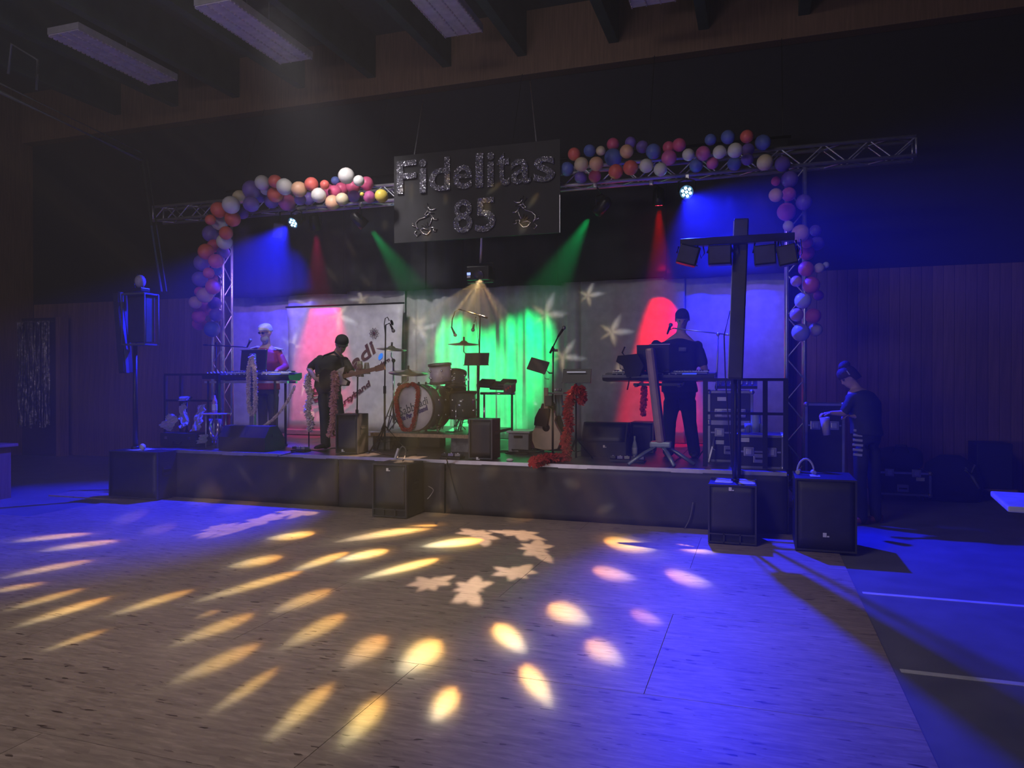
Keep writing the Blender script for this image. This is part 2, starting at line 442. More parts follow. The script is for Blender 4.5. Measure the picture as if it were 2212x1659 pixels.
def osb_mat():
    m = bpy.data.materials.new('osb_board'); m.use_nodes = True; nt = m.node_tree; b = nt.nodes['Principled BSDF']; N = nt.nodes.new; Lk = nt.links.new
    tc = N('ShaderNodeTexCoord')
    def strands(rot, scale, seed):
        mp = N('ShaderNodeMapping'); mp.inputs['Rotation'].default_value = (0, 0, rot); mp.inputs['Scale'].default_value = scale; mp.inputs['Location'].default_value = (seed, seed * 2, 0)
        v = N('ShaderNodeTexVoronoi'); v.voronoi_dimensions = '2D'; v.inputs['Scale'].default_value = 1; v.inputs['Randomness'].default_value = 1
        Lk(tc.outputs['Object'], mp.inputs[0]); Lk(mp.outputs[0], v.inputs['Vector']); return v
    v1 = strands(.12, (14, 80, 1), 0); v2 = strands(-.45, (17, 70, 1), 3.3)
    nz = N('ShaderNodeTexNoise'); nz.inputs['Scale'].default_value = 9; Lk(tc.outputs['Object'], nz.inputs[0])
    mx = N('ShaderNodeMix'); mx.data_type = 'RGBA'; Lk(nz.outputs[0], mx.inputs[0]); Lk(v1.outputs['Color'], mx.inputs[6]); Lk(v2.outputs['Color'], mx.inputs[7])
    bw = N('ShaderNodeRGBToBW'); Lk(mx.outputs[2], bw.inputs[0])
    r = N('ShaderNodeValToRGB'); e = r.color_ramp.elements
    e[0].position = .14; e[0].color = (.10, .07, .05, 1); e[1].position = .95; e[1].color = (.47, .38, .31, 1)
    q = r.color_ramp.elements.new(.22); q.color = (.34, .27, .215, 1); q = r.color_ramp.elements.new(.6); q.color = (.39, .315, .25, 1)
    Lk(bw.outputs[0], r.inputs[0])
    big = N('ShaderNodeTexNoise'); big.inputs['Scale'].default_value = .8; big.inputs['Detail'].default_value = 4; Lk(tc.outputs['Object'], big.inputs[0])
    mr = N('ShaderNodeMapRange'); mr.inputs[1].default_value = .3; mr.inputs[2].default_value = .7; mr.inputs[3].default_value = .66; mr.inputs[4].default_value = 1.2
    mp3 = N('ShaderNodeMapping'); mp3.inputs['Scale'].default_value = (3.5, 26, 1); mp3.inputs['Rotation'].default_value = (0, 0, .1); fn = N('ShaderNodeTexNoise'); fn.inputs['Scale'].default_value = 1; fn.inputs['Detail'].default_value = 5; fn.inputs['Distortion'].default_value = .6
    Lk(tc.outputs['Object'], mp3.inputs[0]); Lk(mp3.outputs[0], fn.inputs[0])
    av = N('ShaderNodeMath'); av.operation = 'MULTIPLY_ADD'; av.inputs[1].default_value = .35; Lk(big.outputs[0], av.inputs[0])
    a2 = N('ShaderNodeMath'); a2.operation = 'MULTIPLY'; a2.inputs[1].default_value = .65; Lk(fn.outputs[0], a2.inputs[0]); Lk(a2.outputs[0], av.inputs[2]); Lk(av.outputs[0], mr.inputs[0])
    hs = N('ShaderNodeHueSaturation'); Lk(mr.outputs[0], hs.inputs['Value']); Lk(r.outputs[0], hs.inputs['Color']); Lk(hs.outputs[0], b.inputs['Base Color'])
    # dark loose flecks
    bp = N('ShaderNodeBump'); bp.inputs['Strength'].default_value = .35; bp.inputs['Distance'].default_value = .002; Lk(bw.outputs[0], bp.inputs['Height']); Lk(bp.outputs[0], b.inputs['Normal'])
    b.inputs['Roughness'].default_value = .5; b.inputs['Specular IOR Level'].default_value = .35
    return m
M['osb'] = osb_mat()
M['hall_floor'] = mat('hall_floor_linoleum', (.22, .22, .24), .35, noise=(3, .15))
M['line_paint'] = mat('white_line_paint', (.75, .75, .75), .5)

# ---------------------------------------------------------------- hall shell
struct('floor', MB().box((-4, 4, -.1), (24, 20, .2)), M['hall_floor'])
# dance floor of boards, brick bond
df = thing('osb_dance_floor', None, None, (0, 0, 0)); df['kind'] = 'structure'; df['label'] = 'dance floor of pale strand boards laid in front of the stage'
meshes = {}
row = 0
ys = [-.02, 1.22, 2.48, 3.75, 5.10, 6.38, 7.66, 8.1]
for r in range(len(ys) - 1):
    y0, y1 = ys[r] + .0012, ys[r + 1] - .0012
    x1 = .70 if r % 2 == 0 else .70
    xs = [.70]; first = 1.25 if (r % 2 == 1) else 2.5
    x = .70 - first; xs.append(x)
    while x > -10: x -= 2.5; xs.append(x)
    for i in range(len(xs) - 1):
        xa, xb = xs[i + 1] + .0012, xs[i] - .0012
        if xa < -10.2: continue
        key = (round(xb - xa, 2), round(y1 - y0, 2))
        if key not in meshes:
            meshes[key] = MB().box((0, 0, 0), (xb - xa, y1 - y0, .015), bev=.0012).mesh('board', M['osb'])
        o = bpy.data.objects.new('board', meshes[key]); COL.objects.link(o)
        o.location = ((xa + xb) / 2, (y0 + y1) / 2, .0078); o.rotation_euler = (0, 0, PI if (i + r) % 3 == 0 else 0)
        hook(o, df)
for k, (a, b) in enumerate(((PZ(1832, 1277), PZ(2300, 1318)), (PZ(1945, 1446), PZ(2330, 1495)))):
    y = a.y; struct('line_marking', MB().box(((.74 + 6) / 2, (a.y + b.y) / 2, .001), (6 - .74, .05, .002)), M['line_paint'])

YW = 12.0
WZ = 3.24
# back wall: core, wood planks below, painted black above
struct('wall_back', MB().box((-4, YW + .2, 3.9), (24, .3, 7.8)), mat('dark_wall_paint', (.018, .018, .03), .8))
pm = {}
x = -15.0; rr = random.Random(3)
nb = 0
wp = bpy.data.objects.new('wall_panelling', None); COL.objects.link(wp); wp['kind'] = 'structure'
wme = MB().box((0, 0, 0), (.136, .022, WZ), bev=.004).mesh('plank', M['wall_wood'])
while x < 7.2:
    if x < -8.4 or x > -.2:
        o = bpy.data.objects.new('plank', wme); COL.objects.link(o)
        o.location = (x + .07, YW + .035 + rr.uniform(-.002, .002), WZ / 2); o.scale.x = 1.0; hook(o, wp)
    x += .14
struct('wall_left', MB().box((-15.2, 4, 3.9), (.3, 20, 7.8)), M['wall_wood'])
struct('ceiling', MB().box((-4, 4, 7.85), (24, 20, .2)), mat('ceiling_board', (.05, .07, .065), .8))
# glulam girder over the back of the stage and the purlins running into it
gb = struct('beam', MB().box((-4, YW - .08, 7.22), (24, .24, 1.06), bev=.01), M['beam_wood'])
fin_mat = mat('green_stained_timber', (.045, .085, .065), .7, noise=(3, .25))
fins = [-6.58, -5.12, -3.76, -2.22, -.82, .62, 2.05, 3.5, -8.05, -9.5, -10.95, -12.4, 4.95]
fme = MB().box((0, 0, 0), (.16, 14.0, .74), bev=.008).mesh('purlin', fin_mat)
for fx in fins:
    o = bpy.data.objects.new('ceiling_beam', fme); COL.objects.link(o); o.location = (fx, YW - .2 - 7, 7.37); o['kind'] = 'structure'

# ceiling lamps, switched off
lamp_diff = mat('lamp_louvre', (.85, .80, .90), .5)
lamp_body = mat('lamp_housing', (.5, .5, .52), .5)
for k, (lx, ly, nm) in enumerate(((-10.0, 9.5, 'unlit ceiling light with louvred face, nearest the left wall'),
                                  (-7.25, 9.5, 'unlit ceiling light with louvred face, second from the left wall'),
                                  (-4.27, 9.5, 'unlit ceiling light with louvred face, above the band sign'),
                                  (-1.41, 9.5, 'unlit ceiling light with louvred face at the top edge, right of the sign'))):
    t = thing('ceiling_light', nm, 'ceiling light', (lx, ly, 6.95), 'unlit louvred ceiling lights')
    L, W_ = 2.0, .62
    MB().box((lx, ly, 6.92), (W_, L, .10)).build('housing', lamp_body, t)
    MB().box((lx, ly, 6.862), (W_ - .02, L - .02, .012)).build('diffuser', lamp_diff, t)
    for dx in (-.30, -.1, .1, .30):
        sb = MB()
        for i in range(24):
            sb.box((lx + dx, ly - L / 2 + (i + .5) * L / 24, 6.85), (.018, L / 24 * .6, .02))
        tag(sb.build('louvre_strip', mat('louvre_metal', (.62, .55, .66), .4), t), kind='stuff')
    for sx in (-.2, .2):
        MB().cyl((lx + sx, ly, 6.97), (lx + sx, ly, 7.75), .006, n=6).build('hanger', M['alu'], t)

# ---------------------------------------------------------------- stage
SX0, SX1, SY1 = -8.1, .27, 11.55
deck = thing('stage', 'low black-skirted stage with a dark deck along the back wall', 'stage', (-4, YF, 0))
nd = 7
for i in range(nd):
    for j in range(2):
        xa = SX0 + (SX1 - SX0) * i / nd; xb = SX0 + (SX1 - SX0) * (i + 1) / nd
        ya = YF + (SY1 - YF) * j / 2; yb = YF + (SY1 - YF) * (j + 1) / 2
        MB().box(((xa + xb) / 2, (ya + yb) / 2, STAGE_Z - .03), (xb - xa - .006, yb - ya - .006, .06), bev=.003).build('deck_panel', M['stage_deck'], deck)
MB().box(((SX0 + SX1) / 2, YF - .012, STAGE_Z - .022), (SX1 - SX0, .02, .045)).build('edge_rail', M['alu'], deck)
for (xa, xb, ph) in ((SX0, -5.0, 0), (-4.98, -3.55, 1.2), (-3.53, SX1, 2.1)):
    def skirt(u, v, xa=xa, xb=xb, ph=ph):
        x = xa + (xb - xa) * u
        return Vector((x, YF - .03 - .012 * math.sin(x * 5 + ph) - .010 * math.sin(x * 13 + 2 * ph) * (1 - v) , .012 + (STAGE_Z - .05) * v))
    MB().grid(skirt, int((xb - xa) * 14), 8, thick=(0, .006, 0)).build('skirt', M['skirt_fabric'], deck)
MB().box((SX1 + .01, (YF + SY1) / 2, STAGE_Z / 2), (.02, SY1 - YF, STAGE_Z - .06)).build('side_panel', M['skirt_fabric'], deck)
MB().box((SX0 - .01, (YF + SY1) / 2, STAGE_Z / 2), (.02, SY1 - YF, STAGE_Z - .06)).build('side_panel', M['skirt_fabric'], deck)

# ---------------------------------------------------------------- curtains
def curtain(name, label, x0, x1, z0, z1, Y, m, amp=.05, freq=9, tops=None, group=None, seed=0, swag=0, hem=0):
    rn = random.Random(seed); ph = [rn.uniform(0, 6.28) for _ in range(4)]
    def fn(u, v):
        x = x0 + (x1 - x0) * u
        top = z1 + (tops(u) if tops else 0); bot = z0 + hem * math.sin(x * 3.1 + ph[3])
        z = bot + (top - bot) * v
        a = amp * (1 - .55 * v)
        y = Y + a * (math.sin(x * freq + ph[0] + .3 * v) * .6 + math.sin(x * freq * 2.3 + ph[1] + .8 * v) * .3 + .25 * math.sin(x * freq * .37 + ph[2]))
        y += swag * math.sin(math.pi * v) * math.sin(x * 2.2 + v * 2 + ph[3])
        return Vector((x, y, z))
    o = MB().grid(fn, max(8, int(abs(x1 - x0) * 34)), 14, thick=(0, .006, 0)).build(name, m)
    return tag(o, label, 'curtain', group)
def X(px, Y): return PY(px, 800, Y).x
c_top = 3.12
curtain('stage_curtain', 'pale stage curtain behind the bearded keyboard player, bluish, at the left end', X(498, YC), X(636, YC) + .1, STAGE_Z + .01, 3.12, YC, M['white_curtain'], .035, 7, seed=1)
curtain('stage_curtain', 'pale stage curtain hung behind the roll-up banner with a pink red top', X(628, YC), X(880, YC), STAGE_Z + .01, 3.2, YC - .08, M['white_curtain'], .03, 6, seed=2)
curtain('stage_curtain', 'pale folded stage curtain lit green behind the drum kit', X(870, YC), X(1262, YC), STAGE_Z + .01, 3.16, YC, M['white_curtain'], .085, 17, seed=3, tops=lambda u: -.02 * math.sin(u * 9))
curtain('stage_curtain', 'pale stage curtain between the green one and the keyboard player in black, lit red', X(1256, YC), X(1480, YC), STAGE_Z + .01, 3.13, YC - .07, M['white_curtain'], .05, 7, seed=4)
curtain('stage_curtain', 'pale stage curtain lit violet blue at the right end of the stage', X(1470, YC), X(1700, YC), STAGE_Z + .01, 3.14, YC, M['white_curtain'], .04, 6, seed=5)
YV = YC - .2
for k, (a, b, lb, zb) in enumerate(((496, 748, 'black upper drape above the bearded keyboard player, lit blue', 3.08), (742, 922, 'black upper drape left of the hanging projector, lit green at its hem', 3.1), (916, 1000, 'narrow black upper drape just left of the hanging projector', 3.1),
                              (1000, 1210, 'black upper drape behind and right of the hanging projector', 3.08), (1204, 1440, 'black upper drape between the green and red spotlights at the right', 3.12), (1434, 1702, 'black upper drape above the right keyboard, lit bright blue', 3.1))):
    curtain('upper_drape', lb, X(a, YV), X(b, YV), zb, 5.0, YV - .012 * (k % 2), M['drape'], .05 if 742 <= a < 1204 else .02, 10, group='black drapes above the pale curtain', seed=20 + k, hem=.012)

rl = thing('curtain_rail', 'black curtain rail hung from the roof beam over the upper drapes', 'rail', (X(1100, YV), YV, 5.0))
MB().cyl((X(490, YV), YV, 5.02), (X(1708, YV), YV, 5.02), .022, n=8).build('rail_pipe', M['black_metal'], rl)
for px_ in (520, 800, 1100, 1400, 1690): MB().cyl((X(px_, YV), YV, 5.02), (X(px_, YV), 11.82, 6.75), .006, n=5).build('hanger_wire', M['black_metal'], rl)

# ---------------------------------------------------------------- truss
TZ0, TZ1, TY0, TY1 = 4.27, 4.50, 9.885, 10.115
tx0, tx1 = PY(342, 460, YT).x, PY(1975, 320, YT).x
tr = thing('lighting_truss', 'long aluminium lattice truss spanning above the whole stage', 'truss', (tx0, YT, TZ0))
for yy in (TY0, TY1):
    for zz in (TZ0, TZ1):
        MB().cyl((tx0, yy, zz), (tx1, yy, zz), .025, n=10).build('chord', M['alu'], tr)
n = int((tx1 - tx0) / .25); bm_, bt = MB(), MB()
me_f = {}
for i in range(n):
    xa = tx0 + (tx1 - tx0) * i / n; xb = tx0 + (tx1 - tx0) * (i + 1) / n
    for yy in (TY0, TY1):
        za, zb = (TZ0, TZ1) if i % 2 == 0 else (TZ1, TZ0)
        MB().cyl((xa, yy, za), (xb, yy, zb), .010, n=6, cap=False).build('diagonal_brace', M['alu'], tr)
    for zz in (TZ0, TZ1):
        ya, yb = (TY0, TY1) if i % 2 == 0 else (TY1, TY0)
        bt.cyl((xa, ya, zz), (xb, yb, zz), .009, n=5, cap=False)
tag(bt.build('cross_lacing', M['alu'], tr), kind='stuff')
for xx in (tx0, tx1):
    for yy in (TY0, TY1): MB().cyl((xx, yy, TZ0), (xx, yy, TZ1), .014, n=6).build('end_bar', M['alu'], tr)

def tower(xc, label, yc=YT):
    t = thing('truss_tower', label, 'truss', (xc, yc, 0))
    MB().box((xc, yc, .012), (.36, .45, .02)).build('base_plate', M['alu'], t)
    z1 = TZ0 - .03
    for sx in (-1, 1):
        for sy in (-1, 1):
            MB().cyl((xc + sx * .105, yc + sy * .105, .02), (xc + sx * .105, yc + sy * .105, z1), .024, n=10).build('chord', M['alu'], t)
    n = 16
    for i in range(n):
        za, zb = .03 + (z1 - .03) * i / n, .03 + (z1 - .03) * (i + 1) / n; s = 1 if i % 2 else -1
        MB().cyl((xc - s * .105, yc - .105, za), (xc + s * .105, yc - .105, zb), .010, n=6, cap=False).build('diagonal_brace', M['alu'], t)
        MB().cyl((xc + .105, yc - s * .105, za), (xc + .105, yc + s * .105, zb), .010, n=6, cap=False).build('diagonal_brace', M['alu'], t)
    return t
tower(PY(480, 600, YT).x, 'aluminium lattice tower at the left end of the stage, behind balloons')
tower(.43, 'aluminium lattice tower at the right end of the stage, behind the railing')

# ---------------------------------------------------------------- stage spotlights
def led(name, col, e): return mat(name, (.1, .1, .1), .3, emit=col, estr=e)
def par(px_key, target, label, ledcol, estr, ybar=YT, face=.075):
    L = LP[px_key]; T = Vector(target); d = (T - L).normalized()
    t = thing('spotlight', label, 'spotlight', L)
    x, y, d = frame(d)
    MB().lathe([(.03, -.26), (.075, -.23), (face + .012, -.10), (face + .02, 0), (face + .012, .004), (face + .010, -.012), (.01, -.012)], L, d, 20).build('housing', M['black_metal'], t)
    lm = led('led_' + px_key, ledcol, estr)
    pos = [(0, 0)] + [(math.cos(k * PI / 3 + .3) * face * .66, math.sin(k * PI / 3 + .3) * face * .66) for k in range(6)]
    for u, v in pos:
        c = L + x * u + y * v
        MB().lathe([(.001, 0), (.016, .001), (.019, -.004)], c - d * .004, d, 10).build('led', lm, t)
    # yoke and clamp up to the lower chord
    top = Vector((L.x, ybar, TZ0 - .03))
    yk = L - d * .10 + Vector((0, 0, .17))
    MB().tube([L - d * .10 + x * .105, L - d * .10 + x * .105 + Vector((0, 0, .13)), yk, L - d * .10 - x * .105 + Vector((0, 0, .13)), L - d * .10 - x * .105], .010, 6).build('yoke', M['black_metal'], t)
    MB().tube([yk, (yk + top) / 2, top], .012, 6).build('drop_rod', M['black_metal'], t)
    MB().box(top + Vector((0, 0, .0)), (.05, .06, .07), bev=.008).build('clamp', M['alu'], t)
    return t
par('blue_left', (-7.5, 4.4, .6), 'spotlight on the left of the truss glowing blue towards the hall', (.25, .6, 1), 16, ybar=TY0)
par('blue_right', PY(1483, 600, 4.0), 'spotlight on the right of the truss glowing blue towards the hall', (.25, .65, 1), 20, ybar=TY0)
par('red_left', PY(712, 700, 11.2), 'spotlight with red diodes pointing down at the roll-up banner', (1, .05, .08), 9)
par('red_right', PY(1428, 850, 11.2), 'spotlight with red diodes pointing down behind the right keyboard', (1, .03, .08), 9)
par('green_left', PY(1010, 700, 11.2), 'spotlight left of the sign throwing a green beam to the right', (.1, 1, .55), 12, ybar=TY0)
par('green_right', PY(1075, 705, 11.2), 'spotlight right of the sign throwing a green beam to the left', (.1, 1, .55), 12, ybar=TY0)

# second small box lamp beside the left blue one
q = PY(605, 500, 9.9)
t = thing('floodlight', 'flat dark floodlight hanging beside the left blue spotlight', 'floodlight', q)
MB().box(q, (.20, .10, .26), rot=(0, .15, 0), bev=.012).build('housing', M['black_metal'], t)
MB().box(q + Vector((.0, -.058, 0)), (.17, .012, .22), rot=(0, .15, 0)).build('front_glass', mat('lamp_glass', (.1, .1, .14), .1, spec=.8), t)
MB().tube([q + Vector((0, 0, .12)), (q.x, YT - .1, TZ0 - .02)], .012, 6).build('bracket', M['black_metal'], t)

# hanging pattern projector
q = PY(1038, 592, 9.78)
t = thing('effect_projector', 'black pattern projector hung on a rod below the band sign, tiny blue display', 'projector', q)
MB().box(q, (.34, .26, .20), bev=.02).build('housing', M['black_metal'], t)
MB().tube([q + Vector((-.19, 0, 0)), q + Vector((-.19, 0, .15)), q + Vector((.19, 0, .15)), q + Vector((.19, 0, 0))], .012, 6).build('yoke', M['black_metal'], t)
MB().cyl(q + Vector((0, 0, .15)), (q.x, q.y + .1, TZ0 - .02), .017, n=8).build('drop_rod', M['alu'], t)
MB().box(q + Vector((-.125, -.134, -.01)), (.05, .01, .035)).build('display', mat('blue_display', (.1, .1, .2), .3, emit=(.25, .35, 1), estr=2.0), t)
MB().box(q + Vector((-.125, -.134, -.05)), (.05, .008, .03)).build('keypad', M['white_plastic'], t)
MB().lathe([(.06, 0), (.075, .02), (.05, .012)], q + Vector((.03, -.128, -.03)), (0, -1, -.3), 18).build('lens', mat('lens_glass', (.05, .05, .06), .05, spec=.9), t)
MB().box(q + Vector((0, 0, -.115)), (.38, .05, .02)).build('bumper_bar', M['black_metal'], t)

# ---------------------------------------------------------------- band sign
YS = 9.55
def sequin():
    m = bpy.data.materials.new('silver_sequins'); m.use_nodes = True; nt = m.node_tree; b = nt.nodes['Principled BSDF']
    tc = nt.nodes.new('ShaderNodeTexCoord'); v = nt.nodes.new('ShaderNodeTexVoronoi'); v.inputs['Scale'].default_value = 95
    nt.links.new(tc.outputs['Object'], v.inputs[0])
    r = nt.nodes.new('ShaderNodeValToRGB'); r.color_ramp.elements[0].color = (.05, .05, .065, 1); r.color_ramp.elements[1].color = (.42, .42, .47, 1)
    bw = nt.nodes.new('ShaderNodeRGBToBW'); nt.links.new(v.outputs['Color'], bw.inputs[0]); nt.links.new(bw.outputs[0], r.inputs[0])
    nt.links.new(r.outputs[0], b.inputs['Base Color'])
    vm = nt.nodes.new('ShaderNodeVectorMath'); vm.operation = 'MULTIPLY_ADD'; vm.inputs[1].default_value = (.9, .9, .9); vm.inputs[2].default_value = (-.45, -.45, -.45)
    ge = nt.nodes.new('ShaderNodeNewGeometry'); ad = nt.nodes.new('ShaderNodeVectorMath'); no = nt.nodes.new('ShaderNodeVectorMath'); no.operation = 'NORMALIZE'
    nt.links.new(v.outputs['Color'], vm.inputs[0]); nt.links.new(vm.outputs[0], ad.inputs[0]); nt.links.new(ge.outputs['Normal'], ad.inputs[1]); nt.links.new(ad.outputs[0], no.inputs[0]); nt.links.new(no.outputs[0], b.inputs['Normal'])
    b.inputs['Metallic'].default_value = .6; b.inputs['Roughness'].default_value = .25
    return m
M['sequin'] = sequin()
a, b = PY(851, 525, YS), PY(1210, 503, YS)
zb = (a.z + b.z) / 2; zt = PY(1000, 322, YS).z
sg = thing('band_sign', 'black hanging sign reading Fidelitas 85 in silver sequin letters with two emblems', 'sign', ((a.x + b.x) / 2, YS, zb))
MB().box(((a.x + b.x) / 2, YS + .012, (zb + zt) / 2), (b.x - a.x, .02, zt - zb), bev=.003).build('board', mat('sign_board_black', (.012, .012, .015), .6, noise=(5, .4)), sg)
MB().box((b.x - .004, YS - .001, zb + .25), (.008, .008, .5)).build('edge_strip', M['alu'], sg)
def zz(x, y): return (840 + x * .17179, 300 + y * .17179)
for ch, x0, y0, x1, y1 in (('F',105,262,350,700),('i',388,250,478,685),('d',512,222,772,668),('e',812,318,1052,645),('l',1095,177,1190,618),
                           ('i',1240,165,1328,608),('t',1360,165,1525,600),('a',1535,240,1790,580),('s',1825,208,2092,557),('8',815,752,1055,1195),('5',1085,728,1345,1180)):
    me = text_mesh('letter', ch, 1, extrude=.02, offset=.014 if ch not in 'il' else .028)
    p0 = PY(*zz(x0, y1), YS - .02); p1 = PY(*zz(x1, y0), YS - .02)
    xs = [v.co.x for v in me.vertices]; ysv = [v.co.y for v in me.vertices]
    for v in me.vertices:
        u = (v.co.x - min(xs)) / (max(xs) - min(xs)); q_ = (v.co.y - min(ysv)) / (max(ysv) - min(ysv))
        v.co = Vector((p0.x + (p1.x - p0.x) * u, YS - .02 - v.co.z * .8, p0.z + (p1.z - p0.z) * q_))
    me.materials.clear(); me.materials.append(M['sequin'])
    # edge trim of pale beads around the outline
    o = bpy.data.objects.new('letter' if ch.isalpha() else 'numeral', me); COL.objects.link(o); hook(o, sg)
EMB = [[(1690,715),(1675,770),(1650,800),(1605,800),(1570,782)],[(1735,742),(1680,812),(1725,862),(1692,872),(1650,830)],[(1650,850),(1620,900),(1642,960),(1662,1002)],
       [(1540,908),(1560,925),(1600,920),(1632,868)],[(1660,870),(1720,895),(1800,920),(1842,962),(1836,1012),(1815,1042)],[(1848,1002),(1892,968),(1884,1000),(1850,1012)],
       [(1570,1052),(1600,1022),(1650,1022),(1640,1062),(1690,1112),(1742,1100),(1782,1052),(1742,1032),(1682,1050)],[(1700,940),(1680,1002)],[(1732,960),(1700,1012)],[(1762,992),(1722,1022)],
       [(1778,1092),(1830,1132),(1862,1092),(1832,1062)],[(1558,1040),(1572,1072),(1606,1062),(1600,1030)],[(1590,845),(1640,835),(1700,815)],[(1660,745),(1640,800)]]
wire = mat('silver_wire', (.75, .72, .68), .25, .8)
for side in (0, 1):
    mb = MB()
    for ln in EMB:
        if side: ln = [(290 + (1895 - x) * .93, y + 92) for x, y in ln]
        mb.tube([PY(*zz(x, y), YS - .012) for x, y in ln], .008, 6)
    mb.build('emblem', wire, sg)
for k, (x0, y0, x1, y1) in enumerate(((895, 335, 914, 215), (1160, 320, 1145, 175))):
    p0, p1 = PY(x0, y0, YS + .01), PY(x1, y1, 11.6)
    tag(MB().cyl(p0, p1, .009, n=6).build('suspension_wire', M['alu']), ('steel wire', 'steel wire')[k] + (' running from the roof beam down to the left end of the sign', ' running from the roof beam down to the right end of the sign')[k], 'wire')

# ---------------------------------------------------------------- balloon arch
BC = {'white': (.72, .70, .66), 'cream': (.72, .60, .40), 'yellow': (.80, .62, .10), 'peach': (.78, .45, .28), 'coral': (.78, .16, .13), 'pink': (.74, .12, .26), 'magenta': (.72, .16, .42), 'violet': (.22, .14, .52), 'blue': (.14, .20, .58)}
BM = {k: mat('balloon_' + k, c, .38, noise=(40, .06), spec=.4) for k, c in BC.items()}
def Z7(l): return [(400 + x * .2411, 340 + y * .2411, r * .2411, c, seg) for x, y, r, c, seg in l]
def Z3(l): return [(1180 + x * .2803, 260 + y * .2803, r * .2803, c, seg) for x, y, r, c, seg in l]
def Z8(l): return [(1440 + x * .205, 460 + y * .205, r * .205, c, seg) for x, y, r, c, seg in l]
LT, LCn, RT, RC = 'LT', 'LC', 'RT', 'RC'
bal = Z7([(1443,165,66,'white',LT),(1345,210,35,'blue',LT),(1555,210,45,'white',LT),(1625,235,58,'pink',LT),(1505,260,58,'pink',LT),(1585,330,18,'yellow',LT),(1650,355,50,'magenta',LT),(1758,345,55,'yellow',LT),
 (1510,350,48,'violet',LT),(1405,375,52,'cream',LT),(1400,285,55,'pink',LT),(1275,300,60,'pink',LT),(1340,310,55,'pink',LT),(1250,245,38,'coral',LT),(1320,405,60,'peach',LT),(1195,340,60,'white',LT),(1130,240,55,'coral',LT),
 (1020,285,62,'peach',LT),(1105,370,50,'violet',LT),(1030,380,45,'violet',LT),(910,400,68,'magenta',LT),(890,262,65,'white',LT),(805,215,52,'coral',LT),(805,335,60,'coral',LT),(775,395,55,'violet',LT),(690,225,58,'white',LT),(722,290,42,'white',LT),
 (660,350,50,'violet',LT),(595,290,72,'violet',LT),(590,420,60,'violet',LT),(515,500,45,'violet',LT),(485,355,52,'cream',LT),(410,425,68,'white',LCn),(425,550,60,'coral',LCn),(300,470,60,'coral',LCn),(305,580,62,'white',LCn),(225,560,40,'coral',LCn),
 (230,685,65,'violet',LCn),(365,678,52,'coral',LCn),(350,755,60,'white',LCn),(255,795,50,'pink',LCn),(185,845,60,'coral',LCn),(340,850,48,'violet',LCn),(275,930,55,'coral',LCn),(150,945,62,'violet',LCn),(210,1035,42,'coral',LCn),(285,1015,38,'blue',LCn),
 (130,1090,58,'violet',LCn),(250,1090,38,'coral',LCn),(250,1160,58,'coral',LCn),(130,1205,40,'pink',LCn),(175,1235,58,'peach',LCn),(265,1310,48,'violet',LCn),(90,1300,48,'peach',LCn),(165,1350,65,'magenta',LCn),(275,1410,50,'violet',LCn),(120,1425,50,'pink',LCn),
 (240,1540,60,'blue',LCn),(125,1490,50,'pink',LCn)])
bal += Z3([(215,260,50,'coral',RT),(335,235,48,'blue',RT),(420,235,38,'cream',RT),(515,185,50,'pink',RT),(515,285,70,'blue',RT),(620,240,55,'peach',RT),(160,375,55,'blue',RT),(270,340,56,'cream',RT),(385,335,56,'peach',RT),(265,440,48,'violet',RT),
 (375,430,50,'pink',RT),(535,395,58,'coral',RT),(650,365,60,'coral',RT),(770,350,56,'white',RT),(880,380,55,'white',RT),(740,205,50,'violet',RT),(825,240,62,'blue',RT),(650,170,45,'violet',RT),(945,210,50,'pink',RT),(945,290,62,'magenta',RT),(1025,190,55,'pink',RT),
 (1095,265,50,'white',RT),(1155,350,55,'blue',RT),(1210,255,60,'magenta',RT),(1280,330,50,'magenta',RT),(1265,150,48,'blue',RT),(1335,245,55,'white',RT),(1400,130,58,'blue',RT),(1455,232,62,'white',RT),(1450,335,58,'blue',RT),(1545,125,55,'coral',RT),
 (1555,225,52,'violet',RT),(1550,300,52,'violet',RT),(1670,170,65,'blue',RT),(1685,325,68,'cream',RC),(1820,335,65,'violet',RC),(1875,455,70,'violet',RC),(1770,470,40,'pink',RC),(1770,577,58,'peach',RC),(1870,570,60,'magenta',RC),(1985,630,68,'violet',RC),
 (1850,705,78,'magenta',RC),(1865,815,45,'cream',RC),(1960,870,75,'peach',RC),(2075,850,50,'violet',RC),(2010,940,50,'coral',RC),(2085,950,60,'violet',RC),(2010,1020,65,'pink',RC)])
bal += Z8([(1470,590,90,'coral',RC),(1610,580,60,'cream',RC),(1680,550,38,'white',RC),(1365,720,65,'peach',RC),(1525,760,100,'coral',RC),(1600,870,60,'magenta',RC),(1435,925,95,'white',RC),(1370,1075,78,'peach',RC),(1545,1085,90,'coral',RC),
 (1415,1260,105,'white',RC),(1570,1230,80,'cream',RC)])
segn = {LT: ('from the left in the left half of the balloon arch', 0, 1), LCn: ('from the bottom of the left balloon column', 1, -1), RT: ('from the sign in the right half of the balloon arch', 0, 1), RC: ('from the bottom of the right balloon column', 1, -1)}
ordn = ['first', 'second', 'third', 'fourth', 'fifth', 'sixth', 'seventh', 'eighth', 'ninth', 'tenth', 'eleventh', 'twelfth', 'thirteenth']
placed = []
cnt = {}
order = sorted(range(len(bal)), key=lambda i: bal[i][segn[bal[i][4]][1]] * segn[bal[i][4]][2])
rank = {}
for i in order:
    k = (bal[i][4], bal[i][3]); rank[i] = cnt.get(k, 0); cnt[k] = rank[i] + 1
bmesh_ = {}
